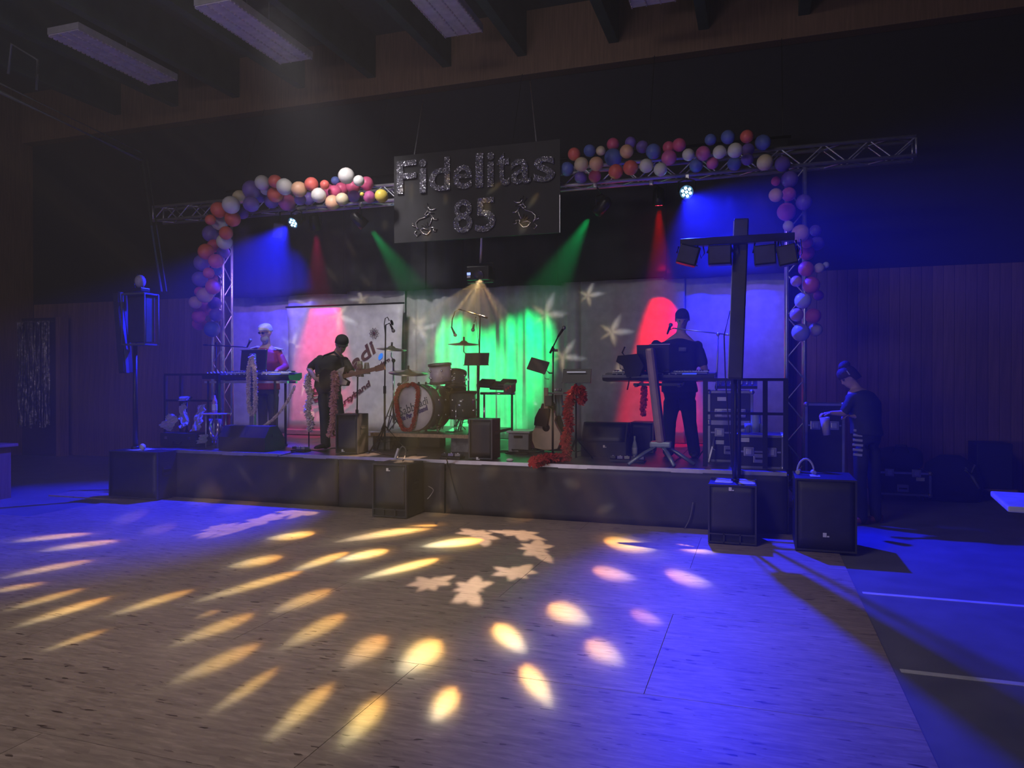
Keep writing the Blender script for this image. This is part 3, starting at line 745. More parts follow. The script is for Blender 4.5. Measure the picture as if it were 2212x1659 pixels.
def balloon_mesh(c):
    mb = MB().lathe([(.001, -1.0), (.30, -.95), (.62, -.78), (.86, -.50), (.98, -.16), (1, .12), (.93, .42), (.74, .72), (.45, .93), (.18, 1.03), (.05, 1.08), (.11, 1.15), (.001, 1.13)], (0, 0, 0), (0, 0, 1), 20)
    return mb.mesh('balloon', BM[c])
for c in BC: bmesh_[c] = balloon_mesh(c)
rb = random.Random(11)
for i, (px_, py_, r_, c, seg) in enumerate(bal):
    best = None
    for Yc in [9.24 + .05 * k for k in range(10)]:
        p = PY(px_, py_, Yc); rw = (PY(px_ + r_, py_, Yc) - p).length * .96
        pen = sum(max(0, (rw + r2) - (p - p2).length) for p2, r2 in placed)
        front = c in ('white', 'cream', 'peach', 'yellow', 'coral')
        cost = pen * 10 + (Yc - 9.3 if front else 9.8 - Yc) * .25
        if best is None or cost < best[0]: best = (cost, p, rw)
    _, p, rw = best; placed.append((p, rw))
    o = bpy.data.objects.new('balloon', bmesh_[c]); COL.objects.link(o); o.location = p; o.scale = (rw, rw, rw * 1.04)
    d = Vector((rb.uniform(-.6, .6), 1, rb.uniform(-.4, .9)))
    o.rotation_euler = d.to_track_quat('Z', 'Y').to_euler()
    nm, _, _ = segn[seg]; k = cnt[(seg, c)]
    lb = (ordn[rank[i]] + ' ' + c + ' balloon ' + nm) if k > 1 else 'only ' + c + ' balloon ' + nm[nm.index('in the'):] if 'in the' in nm else 'only ' + c + ' balloon of the ' + nm.split('of the ')[1]
    tag(o, lb, 'balloon', 'balloons of the arch over the stage')

# ---------------------------------------------------------------- loudspeakers
def logo(parent, x, z, y, s=.05, m=None):
    m = m or mat('logo_white', (.85, .85, .85), .4)
    MB().box((x, y, z), (s * .8, .006, s), bev=.002).build('badge', m, parent)
    MB().box((x + s * .72, y, z - s * .32), (s * .5, .006, s * .3)).build('badge_foot', m, parent)
def cab(name, label, x0, x1, y0, y1, z0, z1, lg=None, ports=False, handles=True, group=None, feet=True):
    t = thing(name, label, 'loudspeaker', ((x0 + x1) / 2, (y0 + y1) / 2, z0), group)
    cx, cyy = (x0 + x1) / 2, (y0 + y1) / 2; f = .012 if feet else 0
    zb = z0 + f; th = .016
    gz0 = zb + (.10 if ports else .015)
    mb = MB(); mb.box((cx, cyy + .01, (zb + z1) / 2), (x1 - x0, y1 - y0 - .02, z1 - zb), bev=.008)
    mb.build('cabinet', M['black_paint'], t)
    # front frame and grille
    fr = MB()
    for xx in (x0 + th / 2, x1 - th / 2): fr.box((xx, y0 + .0, (zb + z1) / 2), (th, .03, z1 - zb))
    fr.box((cx, y0, z1 - th / 2), (x1 - x0 - 2 * th, .03, th)); fr.box((cx, y0, zb + th / 2), (x1 - x0 - 2 * th, .03, th))
    if ports:
        fr.box((cx, y0, gz0 - .012), (x1 - x0 - 2 * th, .03, .012))
        for k in (1, 2): fr.box((x0 + (x1 - x0) * k / 3, y0, (zb + gz0) / 2), (.012, .03, gz0 - zb))
    fr.build('front_frame', mat('cabinet_edge', (.05, .05, .055), .35), t)
    MB().grid(lambda u, v: Vector((x0 + th + (x1 - x0 - 2 * th) * u, y0 - .003 - .008 * math.sin(PI * u), gz0 + (z1 - th - gz0) * v)), 10, 6, thick=(0, .01, 0)).build('grille', M['grille'], t)
    if lg: logo(t, lg[0], lg[1], y0 - .018, lg[2] if len(lg) > 2 else .045)
    if handles:
        hz_ = (zb + z1) / 2 + (z1 - zb) * .08
        for xx, sgn in ((x1, 1), (x0, -1)):
            h = MB(); h.box((xx + sgn * .002, cyy, hz_), (.006, .15, .11), bev=.002); h.build('handle_cup', mat('cup_black', (.008, .008, .008), .6), t)
            MB().box((xx + sgn * .006, cyy, hz_ + .025), (.012, .13, .02), bev=.004).build('handle', M['black_plastic'], t)
    if feet:
        for sx in (x0 + .04, x1 - .04):
            for sy in (y0 + .05, y1 - .05): MB().cyl((sx, sy, z0 + .0005), (sx, sy, zb + .002), .018, n=10).build('rubber_foot', M['black_plastic'], t)
    return t
FZ = .0155    # on top of the boards
def pxw(px, Y): return PY(px, 800, Y).x
Y1 = 7.62
cab('subwoofer', 'black bass cabinet on the dance floor in front of the middle of the stage', pxw(805, Y1), pxw(879, Y1), Y1, 8.06, FZ, PY(879, 1004, Y1).z, (pxw(838, Y1), PY(838, 1014, Y1).z, .035), True)
Y2 = 7.42
xr0, xr1 = pxw(1530, Y2), pxw(1635, Y2)
z_r = PY(1580, 1047, Y2).z
subR = cab('subwoofer', 'black bass cabinet at the right front of the stage under the tall column speaker', xr0, xr1, Y2, Y2 + .50, FZ, z_r, (pxw(1578, Y2), PY(1578, 1056, Y2).z, .035), True)
Y3 = 7.35
cab('subwoofer', 'large black bass cabinet right of the stage, nearest the helper', pxw(1718, Y3), pxw(1852, Y3), Y3, Y3 + .6, FZ if pxw(1718, Y3) < .6 else .001, PY(1780, 1035, Y3).z, (pxw(1782, Y3), PY(1782, 1155, Y3).z, .04), False)
Y4 = 7.75
xl0, xl1 = pxw(236, Y4), pxw(340, Y4)
z_l = PY(290, 975, Y4).z
cab('subwoofer', 'black bass cabinet at the left end of the stage with papers on top', xl0, xl1, Y4, Y4 + .33, FZ, z_l, None, False)
Y5 = 8.32
cab('monitor_speaker', 'small black upright monitor speaker at the stage edge in front of the guitarist', pxw(726, Y5), pxw(773, Y5), Y5, Y5 + .27, STAGE_Z, PY(750, 894, Y5).z, (pxw(741, Y5), PY(741, 973, Y5).z, .032), group=None)
Y6 = 8.22
cab('monitor_speaker', 'small black upright monitor speaker at the stage edge in front of the drum riser', pxw(1013, Y6), pxw(1064, Y6), Y6, Y6 + .28, STAGE_Z, PY(1040, 905, Y6).z, (pxw(1032, Y6), PY(1032, 990, Y6).z, .032), group=None)
Y7 = 9.6
cab('monitor_speaker', 'small black cabinet behind the legs of the right keyboard stand', pxw(1362, Y7), pxw(1412, Y7), Y7, Y7 + .3, STAGE_Z, PY(1390, 912, Y7).z)

def wedge(label, x0, x1, y0, d, z0, h, flip=False, lg=None):
    t = thing('floor_monitor', label, 'loudspeaker', ((x0 + x1) / 2, y0 + d / 2, z0))
    prof = [(0, .0), (0, h * .42), (d * .38, h), (d * .75, h), (d, h * .55), (d, 0)]
    if flip: prof = [(d - a, b) for a, b in prof][::-1]
    MB().prism(prof, x0, x1, (0, y0, z0), (Vector((0, 1, 0)), Vector((0, 0, 1)), Vector((1, 0, 0)))).build('cabinet', M['black_paint'], t)
    a, b = ((0, h * .42), (d * .38, h)) if not flip else ((d, h * .42), (d * .62, h))
    s = -1 if not flip else 1
    MB().grid(lambda u, v: Vector((x0 + .02 + (x1 - x0 - .04) * u, y0 + a[0] + (b[0] - a[0]) * (.06 + .88 * v) + s * .006, z0 + a[1] + (b[1] - a[1]) * (.06 + .88 * v) + .006)), 6, 4, thick=(0, -s * .004, -.004)).build('grille', M['grille'], t)
    for xx in (x0 - .004, x1 + .004): MB().box((xx, y0 + d * .5, z0 + h * .62), (.012, .14, .04), bev=.004).build('handle', M['black_plastic'], t)
    if lg:
        c = Vector((x0 + (x1 - x0) * lg, y0 - .004, z0 + h * .32))
        logo(t, c.x, c.z, c.y, .03, mat('logo_pale', (.8, .7, .7), .4))
    return t
wedge('black wedge floor monitor between the red music stand and the right keyboard', pxw(1255, 9.0), pxw(1352, 9.0), 9.0, .42, STAGE_Z, PY(1300, 912, 9.2).z - STAGE_Z, False, .52)
wedge('big black wedge floor monitor seen from behind at the left stage front', pxw(472, 8.25), pxw(572, 8.25), 8.25, .44, STAGE_Z, .33, True)

# column speaker on a pole, right
CX = (xr0 + xr1) / 2 + .02; CYq = Y2 + .25
t = thing('column_speaker', 'tall black column speaker on a pole rising from the right bass cabinet', 'loudspeaker', (CX, CYq, z_r))
zc0, zc1 = PY(1602, 820, CYq).z, PY(1612, 474, CYq).z
MB().cyl((CX, CYq, z_r - .01), (CX, CYq, zc0 + .1), .018, n=12).build('pole', M['black_metal'], t)
MB().cyl((CX, CYq, z_r + .0), (CX, CYq, z_r + .03), .04, n=14).build('pole_socket', M['black_metal'], t)
tl = math.radians(2.0); rm = Euler((0, tl, 0)).to_matrix()
cc = Vector((CX + .03, CYq, (zc0 + zc1) / 2))
MB().box(cc, (.135, .17, zc1 - zc0), rot=(0, tl, 0), bev=.01).build('cabinet', M['black_paint'], t)
MB().box(cc + Vector((0, -.089, 0)), (.12, .008, zc1 - zc0 - .04), rot=(0, tl, 0), bev=.002).build('grille', M['grille'], t)
MB().box(cc + Vector((-.071, .03, 0)), (.01, .09, zc1 - zc0 - .02), rot=(0, tl, 0)).build('mounting_rail', M['alu'], t)
MB().tube([cc + rm @ Vector((-.08, .1, -.1)), cc + rm @ Vector((-.13, .1, -.35)), cc + rm @ Vector((-.10, .1, -.8)), (CX - .06, CYq + .06, z_r + .5), (CX - .02, CYq + .06, z_r + .02)], .007, 6).build('cable', M['cord'], t)

# light bar on a stand
YB = 7.52
bx0, bx1 = pxw(1470, YB), pxw(1716, YB); bz = PY(1590, 519, YB).z
t = thing('light_bar', 'black cross bar on a stand carrying four unlit floodlights at the right stage front', 'light bar', ((bx0 + bx1) / 2, YB, 0))
MB().box(((bx0 + bx1) / 2, YB, bz), (bx1 - bx0, .09, .075), bev=.006).build('crossbar', M['black_metal'], t)
xm = pxw(1608, YB) 
YP = Y2 + .60; xm = pxw(1597, YP)
MB().cyl((xm, YP, .02), (xm, YP, bz), .02, .016, n=10).build('pole', M['black_metal'], t)
MB().box((xm, (YB + YP) / 2, bz - .0), (.05, YP - YB + .02, .04)).build('bar_clamp', M['black_metal'], t)
for k in range(3):
    a_ = k * 2 * PI / 3 + .5
    MB().tube([(xm, YP, .30), (xm + .10 * math.cos(a_), YP + .05 * math.sin(a_), .03)], .012, 6).build('leg', M['black_metal'], t)
for (fx, wx, ang) in ((1486, .2, .5), (1555, .22, 0), (1652, .2, -.1), (1700, .17, -.3)):
    cx_ = pxw(fx, YB); cz = PY(fx, 552, YB).z
    h = MB(); h.box((cx_, YB, cz), (wx, .13, .19), rot=(0, ang * .55, .0 + ang * .3), bev=.012)
    for k in range(5): h.box((cx_, YB + .07, cz - .07 + k * .035), (wx * .9, .02, .008), rot=(0, ang * .55, ang * .3))
    hh = h.build('floodlight', M['black_metal'], t)
    MB().box((cx_, YB - .068, cz), (wx * .88, .006, .16), rot=(0, ang * .55, ang * .3)).build('lens', mat('lamp_glass', (.1, .1, .14), .1, spec=.8), hh)
    for s in (-1, 1): MB().tube([(cx_ + s * wx * .45, YB, bz - .03), (cx_ + s * wx * .55, YB, cz + .03)], .010, 6).build('bracket', M['black_metal'], hh)
    MB().tube([(cx_ + wx * .5, YB + .03, cz + .06), (cx_ + wx * .62, YB + .03, cz - .03), (cx_ + wx * .78, YB + .03, cz + .02), (cx_ + wx * .7, YB + .02, bz - .02)], .006, 6).build('cable', M['cord'], hh)

# left column speaker and frame with lamp head
YL = 7.95
CXL = (xl0 + xl1) / 2 + .03
t = thing('column_speaker', 'black column speaker tilted on a pole above the left bass cabinet', 'loudspeaker', (CXL, YL, z_l))
zc0, zc1 = PY(275, 806, YL).z, PY(258, 632, YL).z
cc = Vector((pxw(266, YL), YL, (zc0 + zc1) / 2)); tl = math.radians(-5.5)
MB().box(cc, (.10, .15, zc1 - zc0), rot=(0, tl, 0), bev=.008).build('cabinet', M['black_paint'], t)
MB().box(cc + Vector((.055, -.03, 0)), (.012, .05, zc1 - zc0), rot=(0, tl, 0)).build('mounting_rail', mat('dull_steel', (.09, .10, .11), .6, .2), t)
MB().box(cc + Vector((0, -.079, 0)), (.085, .008, zc1 - zc0 - .03), rot=(0, tl, 0)).build('grille', M['grille'], t)
xp = pxw(292, YL)
MB().cyl((xp, YL, z_l - .02), (xp, YL, PY(292, 745, YL).z), .035, .03, n=12).build('pole', M['black_metal'], t)
MB().cyl((xp, YL, z_l), (xp, YL, z_l + .05), .055, n=12).build('pole_collar', M['black_metal'], t)
t2 = thing('cage_light', 'dark caged light box with a small lamp head on top, left of the stage', 'light', (pxw(298, YL), YL, 0))
xa, xb = pxw(272, YL) + .01, pxw(330, YL); za, zb_ = PY(300, 745, YL).z, PY(300, 637, YL).z
mbx = MB()
YLc = YL - .02
for xx in (xa + .07, xb): 
    for yy in (-.12, .12): MB().cyl((xx, YLc + yy, za), (xx, YLc + yy, zb_), .011, n=6).build('cage_bar', mat('dull_steel', (.09, .10, .11), .6, .2), t2)
for z_ in (za, zb_):
    MB().box(((xa + .07 + xb) / 2, YLc, z_), (xb - xa - .07, .26, .02)).build('cage_plate', mat('dull_steel', (.09, .10, .11), .6, .2), t2)
MB().box(((xa + .07 + xb) / 2, YLc + .02, (za + zb_) / 2), (xb - xa - .14, .16, zb_ - za - .06), bev=.01).build('perforated_body', M['grille'], t2)
hp = PY(303, 608, YL)
MB().ball(hp, (.075, .07, .09), 14, 8).build('lamp_head', mat('lamp_head_lens', (.30, .28, .42), .3, bump=(60, .8, .01)), t2)
MB().tube([hp + Vector((-.09, 0, -.1)), hp + Vector((-.1, 0, .02)), hp + Vector((-.05, 0, .1))], .01, 6).build('yoke', M['black_metal'], t2)
MB().box((hp.x - .02, YL, hp.z - .115), (.22, .16, .05), bev=.01).build('head_base', M['black_metal'], t2)
# steel pipe frame reaching overhead
p_ = [Vector((hp.x + .02, 8.3, hp.z - .1)), PY(306, 345, 8.3), PY(296, 332, 8.25)]
t = thing('pipe_frame', 'thin grey steel pipe frame running down the left wall side then overhead', 'frame', p_[0])
g = mat('dull_steel', (.09, .10, .11), .6, .2)
MB().tube([p_[0], p_[1]], .02, 8).build('upright', g, t); MB().tube([p_[0] + Vector((.09, 0, 0)), p_[1] + Vector((.09, 0, 0))], .012, 8).build('upright', g, t)
e = PY(-60, 170, 6.0)
MB().tube([p_[1], e], .028, 8).build('arm', g, t); MB().tube([p_[1] + Vector((0, 0, .1)), e + Vector((0, 0, .1))], .014, 8).build('arm', g, t)
a1, a2 = PY(78, 195, 6.6), PY(82, 130, 6.6)
MB().tube([a1, a2, PY(25, 95, 6.5), PY(18, 160, 6.5)], .016, 8).build('bracket', g, t)

# ---------------------------------------------------------------- roll-up banner
YBN = 11.02
b0, b1 = PY(620, 940, YBN), PY(871, 660, YBN)
zt_ = PY(745, 659, YBN).z
t = thing('roll_up_banner', 'wide white roll-up banner with dark slanting lettering and a flower, behind the guitarist', 'banner', ((b0.x + b1.x) / 2, YBN, STAGE_Z))
bw_ = b1.x - b0.x; bcx = (b0.x + b1.x) / 2
def bfn(u, v):
    k = math.sin(PI * v)
    return Vector((b0.x + bw_ * u + (.05 * k if u < .5 else -.03 * k) * abs(1 - 2 * u), YBN + .012 * math.sin(u * 5) * k, STAGE_Z + .09 + (zt_ - STAGE_Z - .10) * v))
MB().grid(bfn, 20, 12, thick=(0, .003, 0)).build('banner_sheet', mat('banner_white', (.72, .71, .73), .5), t)
MB().cyl((b0.x - .02, YBN, zt_), (b1.x + .02, YBN, zt_), .014, n=10).build('top_rail', M['black_metal'], t)
MB().box((bcx, YBN, STAGE_Z + .055), (bw_ + .04, .14, .09), bev=.02).build('base_cassette', M['alu'], t)
MB().cyl((bcx, YBN + .04, STAGE_Z + .1), (bcx, YBN + .02, zt_), .012, n=8).build('support_pole', M['alu'], t)
ink = mat('banner_ink', (.10, .03, .05), .6)
def on_banner(s, cx, cy_, size, rot, off=.02, w_=None, nm='lettering'):
    p = PY(cx, cy_, YBN - .022)
    return text_obj(nm, s, size, p, (PI / 2, -rot, 0), ink, t, extrude=.002, offset=off, shear=.18, width=w_)
on_banner('Sabbiadi', 739, 806, .30, math.radians(36), .006, 1.50)
on_banner('modern', 823, 787, .09, math.radians(28), .003, .36)
on_banner('Die Partyband', 745, 868, .12, math.radians(34), .004, 1.15)
fl_ = MB(); fc = PY(808, 720, YBN - .022)
fl_.lathe([(.012, 0), (.028, 0), (.028, .003), (.012, .003)], fc, (0, -1, 0), 12)
for k in range(10):
    a_ = k * 2 * PI / 10
    d_ = Vector((math.cos(a_), 0, math.sin(a_))); n_ = Vector((-d_.z, 0, d_.x))
    fl_.tube([fc + d_ * .035, fc + d_ * .06 + n_ * .02, fc + d_ * .095, fc + d_ * .06 - n_ * .02, fc + d_ * .035], .004, 5)
tag(fl_.build('printed_flower', ink, t), kind='stuff')
ov = MB().ball((0, 0, 0), (.035, .003, .062), 16, 8); o = ov.build('blue_light_spot', mat('blue_glow_paint', (.02, .22, .9), .4, emit=(.02, .25, 1), estr=.5), t)  # glowing oval that stands in for a spot of blue light
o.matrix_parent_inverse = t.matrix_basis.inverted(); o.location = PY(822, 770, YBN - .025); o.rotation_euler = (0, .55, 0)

# ---------------------------------------------------------------- fluffy boas
def boa(name, label, pts, r, m, cat='boa', group=None, seed=1, step=.008, n=26):
    pts = [Vector(p) for p in pts]; rn = random.Random(seed)
    # smooth resample (Catmull-Rom)
    out = []
    for i in range(len(pts) - 1):
        p0, p1, p2, p3 = pts[max(i - 1, 0)], pts[i], pts[i + 1], pts[min(i + 2, len(pts) - 1)]
        L = (p2 - p1).length; k = max(2, int(L / step))
        for j in range(k):
            s = j / k
            out.append(.5 * ((2 * p1) + (p2 - p0) * s + (2 * p0 - 5 * p1 + 4 * p2 - p3) * s * s + (3 * p1 - p0 - 3 * p2 + p3) * s ** 3))
    out.append(pts[-1])
    mb = MB(); vs = []; px = None; m_ = len(out)
    for i, p in enumerate(out):
        d = out[min(i + 1, m_ - 1)] - out[max(i - 1, 0)]
        x, y, d = frame(d)
        if px is not None:
            x = px - d * px.dot(d); x = x.normalized() if x.length > 1e-5 else frame(d)[0]; y = d.cross(x)
        px = x; e = min(1, .3 + min(i, m_ - 1 - i) / 4)
        for k in range(n):
            a = 2 * PI * k / n; q = rn.random() ** 2.4
            vs.append(p + (x * math.cos(a) + y * math.sin(a)) * r * e * (.42 + 1.0 * q) + d * rn.uniform(-1, 1) * step * .6 + Vector((0, 0, -r * .3 * q)))
    fs = [(i * n + k, i * n + (k + 1) % n, (i + 1) * n + (k + 1) % n, (i + 1) * n + k) for i in range(m_ - 1) for k in range(n)]
    fs += [list(range(n))[::-1], [(m_ - 1) * n + k for k in range(n)]]
    mb.add(vs, fs, False)
    return tag(mb.build(name, m), label, cat, group)
M['boa_red'] = mat('boa_red', (.50, .03, .04), .8)
M['boa_white'] = mat('boa_white', (.72, .58, .60), .8)
M['boa_pink'] = mat('boa_pink', (.62, .32, .34), .8)

# ---------------------------------------------------------------- people
def fuse(mb, name, m, voxel=.016, it=4, extra=None, parent=None):
    me = mb.mesh(name); o = bpy.data.objects.new(name, me); COL.objects.link(o)
    md = o.modifiers.new('r', 'REMESH'); md.mode = 'VOXEL'; md.voxel_size = voxel; md.use_smooth_shade = True
    sm = o.modifiers.new('s', 'SMOOTH'); sm.iterations = it; sm.factor = .5
    bpy.context.view_layer.update()
    me2 = bpy.data.meshes.new_from_object(o.evaluated_get(bpy.context.evaluated_depsgraph_get()))
    bpy.data.objects.remove(o)
    if extra:
        bm = bmesh.new(); bm.from_mesh(me2); bm.from_mesh(extra.mesh('x')); bm.to_mesh(me2); bm.free()
    me2.name = name; me2.materials.clear(); me2.materials.append(m)
    me2.polygons.foreach_set('use_smooth', [True] * len(me2.polygons))
    o = bpy.data.objects.new(name, me2); COL.objects.link(o)
    if parent: hook(o, parent)
    return o
def loft(mb, rings, n=20):
    """rings: (centre, side dir, half width, half depth)"""
    vs = []
    for i, (c, s, hw, hd) in enumerate(rings):
        c = Vector(c); s = Vector(s).normalized()
        up = (Vector(rings[min(i + 1, len(rings) - 1)][0]) - Vector(rings[max(i - 1, 0)][0])).normalized()
        f = s.cross(up).normalized()
        for k in range(n):
            a = 2 * PI * k / n; ca, sa = math.cos(a), math.sin(a)
            ca = math.copysign(abs(ca) ** .8, ca); sa = math.copysign(abs(sa) ** .8, sa)
            vs.append(c + s * ca * hw + f * sa * hd)
    m_ = len(rings)
    fs = [(i * n + k, i * n + (k + 1) % n, (i + 1) * n + (k + 1) % n, (i + 1) * n + k) for i in range(m_ - 1) for k in range(n)]
    fs += [list(range(n))[::-1], [(m_ - 1) * n + k for k in range(n)]]
    mb.add(vs, fs, True)
def limb(mb, pts, rs):
    pts = [Vector(p) for p in pts]; P, R = [], []
    for i in range(len(pts) - 1):
        for k in range(4): P.append(pts[i].lerp(pts[i + 1], k / 4)); R.append(rs[i] + (rs[i + 1] - rs[i]) * k / 4)
    P.append(pts[-1]); R.append(rs[-1]); mb.tube(P, R, 12)
    for p, r in zip(pts, rs): mb.ball(p, r * .99, 12, 8)
def hand(mb, fm, wrist, tip, palm_n, thumb_side, curl=.9):
    """palm block into mb (fused), fingers into fm"""
    w_, t_ = Vector(wrist), Vector(tip); d = (t_ - w_).normalized(); nrm = Vector(palm_n).normalized()
    s = d.cross(nrm).normalized() * thumb_side; nrm = s.cross(d).normalized() * thumb_side
    if nrm.dot(Vector(palm_n)) < 0: nrm = -nrm
    loft(mb, [(w_, s, .027, .019), (w_ + d * .04, s, .038, .016), (w_ + d * .085, s, .041, .014)], 12)
    for k, (off, L) in enumerate(((.031, .066), (.010, .075), (-.011, .070), (-.031, .054))):
        p = w_ + d * .078 + s * off; pts = [p - d * .01, p + d * .012]; a = 0; c = pts[-1]
        for seg in range(3):
            a += curl * .55; c = c + (d * math.cos(a) + nrm * math.sin(a)) * L / 3; pts.append(c)
        fm.tube(pts, [.0095, .0095, .0085, .008, .006], 7)
    p = w_ + d * .03 + s * .03
    fm.tube([p - s * .008, p + s * .022 + d * .018, p + s * .034 + d * .045 + nrm * .012, p + s * .030 + d * .066 + nrm * .02], [.012, .012, .010, .008], 7)
def head(mb, c, f, r=.105, up=(0, 0, 1)):
    """c centre, f facing direction; adds skull, jaw, nose, ears, neck is a limb elsewhere"""
    c = Vector(c); f = Vector(f).normalized(); upv = Vector(up); s = f.cross(upv).normalized(); upv = s.cross(f).normalized()
    o = MB()
    mat3 = Matrix((s, f, upv)).transposed().to_4x4(); mat3.translation = c
    mb.M = mat3
    mb.ball((0, -.006, .022), (.076, .094, .096), 20, 14); mb.ball((0, .018, -.045), (.056, .068, .062), 18, 12)
    mb.ball((0, .060, -.080), (.030, .026, .022), 12, 8)
    mb.tube([(0, .088, .022), (0, .108, -.018), (0, .092, -.026)], [.009, .014, .010], 8)
    mb.ball((0, .086, -.052), (.026, .010, .010), 10, 6)
    mb.ball((0, .084, .034), (.056, .014, .010), 12, 6)
    for q in (-1, 1): mb.ball((q * .078, -.012, .0), (.010, .020, .031), 8, 8)
    mb.M = Matrix.Identity(4)
    return mat3
def eyes(m4, parent, k=1):
    for q in (-1, 1):
        e = MB(); e.M = m4; e.ball((q * .030, .082, .014), .0115, 10, 8); o = e.build('eye', mat('eye_dark', (.08, .06, .05), .15), parent)
def hairmesh(m4, nm, m, parent, back=1.0, z0=.01, big=1.07, front=.1):
    h = MB(); h.M = m4
    n = 22; vs = []
    rows = 10
    for j in range(rows + 1):
        ph = (PI / 2) * (1 - j / rows) 
        for k in range(n):
            th = 2 * PI * k / n; ct, st = math.cos(th), math.sin(th)
            drop = (.075 * back if st < .3 else 0.0) * (1 - j / rows) ** 0 * (1 if st < 0 else (1 - st / .3))
            z = .022 + .100 * big * math.sin(PI / 2 * j / rows) if j else 0
            zlow = front * .1 * st + z0 - drop
            z = zlow + (.125 * big - zlow) * math.sin(PI / 2 * j / rows)
            rr_ = math.cos(PI / 2 * (j / rows) ** 1.5)
            vs.append(Vector((.082 * big * rr_ * ct, -.006 + .100 * big * rr_ * st, z)))
    fs = [(j * n + k, j * n + (k + 1) % n, (j + 1) * n + (k + 1) % n, (j + 1) * n + k) for j in range(rows) for k in range(n)] + [list(range(n))[::-1]]
    h.add(vs, fs, True)
    return h.build(nm, m, parent)
def shoe(p, d, m, parent):
    p = Vector(p); d = Vector((d[0], d[1], 0)).normalized(); s = Vector((d.y, -d.x, 0))
    sh = MB(); loft(sh, [(p - d * .07 + Vector((0, 0, .045)), s, .032, .040), (p + Vector((0, 0, .05)), s, .038, .048), (p + d * .08 + Vector((0, 0, .034)), s, .045, .032), (p + d * .16 + Vector((0, 0, .026)), s, .042, .024), (p + d * .20 + Vector((0, 0, .022)), s, .02, .012)], 14)
    return sh.build('shoe', m, parent)

def figure(name, label, J, face, skin, shirt_m, trouser_m, shoe_m, sleeve=.55, feet=None, k=1.0, girth=1.0, curl=(.9, .9), hands=None, long_legs=True, vox=.014):
    """J: pelvis, chest, neck, head, sl, el, wl, hl (palm tip), sr, er, wr, hr, hipl, kl, al, hipr, kr, ar"""
    root = thing(name, label, 'person', (J['pelvis'].x, J['pelvis'].y, min(J['al'].z, J['ar'].z) - .07))
    side = (J['sr'] - J['sl']).normalized(); hs = (J['hipr'] - J['hipl']).normalized()
    sw = (J['sr'] - J['sl']).length / 2
    body = MB(); fing = MB()
    ch, pe, nk = J['chest'], J['pelvis'], J['neck']
    g = girth
    rings = [(pe - Vector((0, 0, .08)), hs, .13 * g, .10 * g), (pe, hs, .165 * g, .125 * g), (pe.lerp(ch, .35), (hs + side), .150 * g, .115 * g), (pe.lerp(ch, .7), side, .165 * g, .125 * g), (ch, side, .18 * g, .125 * g), (ch.lerp(nk, .60), side, sw * .86, .095 * g), (ch.lerp(nk, .88), side, .11, .08), (nk, side, .058, .058)]
    loft(body, rings)
    hc = J['head']; limb(body, [nk - (hc - nk).normalized() * .04, nk.lerp(hc, .75)], [.06, .052])
    m4 = head(body, hc, face[0], up=face[1])
    for a, b, c_ in (('sl', 'el', 'wl'), ('sr', 'er', 'wr')): limb(body, [J[a], J[b], J[c_]], [.052 * k, .042 * k, .028 * k])
    for a, b, c_ in (('hipl', 'kl', 'al'), ('hipr', 'kr', 'ar')): limb(body, [J[a], J[b], J[c_]], [.083 * k, .056 * k, .040 * k])
    for i, q in enumerate(('l', 'r')):
        pn, ts = (hands or {}).get(q, ((0, 0, -1), 1 if q == 'l' else -1))
        hand(body, fing, J['w' + q], J['h' + q], pn, ts, curl[i])
    fuse(body, 'body', skin, vox, 3, fing, root)
    eyes(m4, root)
    sh = MB()
    e = .022
    loft(sh, [(pe - Vector((0, 0, .03)), hs, (.165 * g + e), .125 * g + e)] + [(c_, s_, w_ + e, d_ + e) for c_, s_, w_, d_ in rings[1:6]] + [(ch.lerp(nk, .82), side, .092, .085)])
    for a, b, c_ in (('sl', 'el', 'wl'), ('sr', 'er', 'wr')):
        if sleeve <= 1: limb(sh, [J[a], J[a].lerp(J[b], sleeve)], [.058 * k, .060 * k])
        else: limb(sh, [J[a], J[b], J[b].lerp(J[c_], sleeve - 1)], [.058 * k, .055 * k, .048 * k])
    fuse(sh, 'shirt', shirt_m, .016, 3, None, root)
    tr_ = MB()
    loft(tr_, [(pe - Vector((0, 0, .10)), hs, .12 * g + e, .10 * g + e), (pe, hs, .165 * g + e * .7, .125 * g + e * .7), (pe.lerp(ch, .15), hs, .155 * g + e * .6, .118 * g + e * .6)])
    for a, b, c_ in (('hipl', 'kl', 'al'), ('hipr', 'kr', 'ar')): limb(tr_, [J[a], J[b], J[c_] + Vector((0, 0, -.01))], [.100 * k, .074 * k, .066 * k])
    fuse(tr_, 'trousers', trouser_m, .016, 3, None, root)
    f0 = Vector(face[0]); fd = feet or (f0, f0)
    for q, d_ in zip(('al', 'ar'), fd): shoe(Vector((J[q].x, J[q].y, root.location.z + .005)), d_, shoe_m, root)
    return root, m4
def jj(base, Y):
    return {k: PY(v[0], v[1], Y + (v[2] if len(v) > 2 else 0)) for k, v in base.items()}

M['shirt_black'] = mat('shirt_black', (.045, .045, .042), .85)
M['jeans_dark'] = mat('jeans_dark', (.035, .045, .06), .8)
M['shoe_dark'] = mat('shoe_dark', (.03, .03, .03), .5)
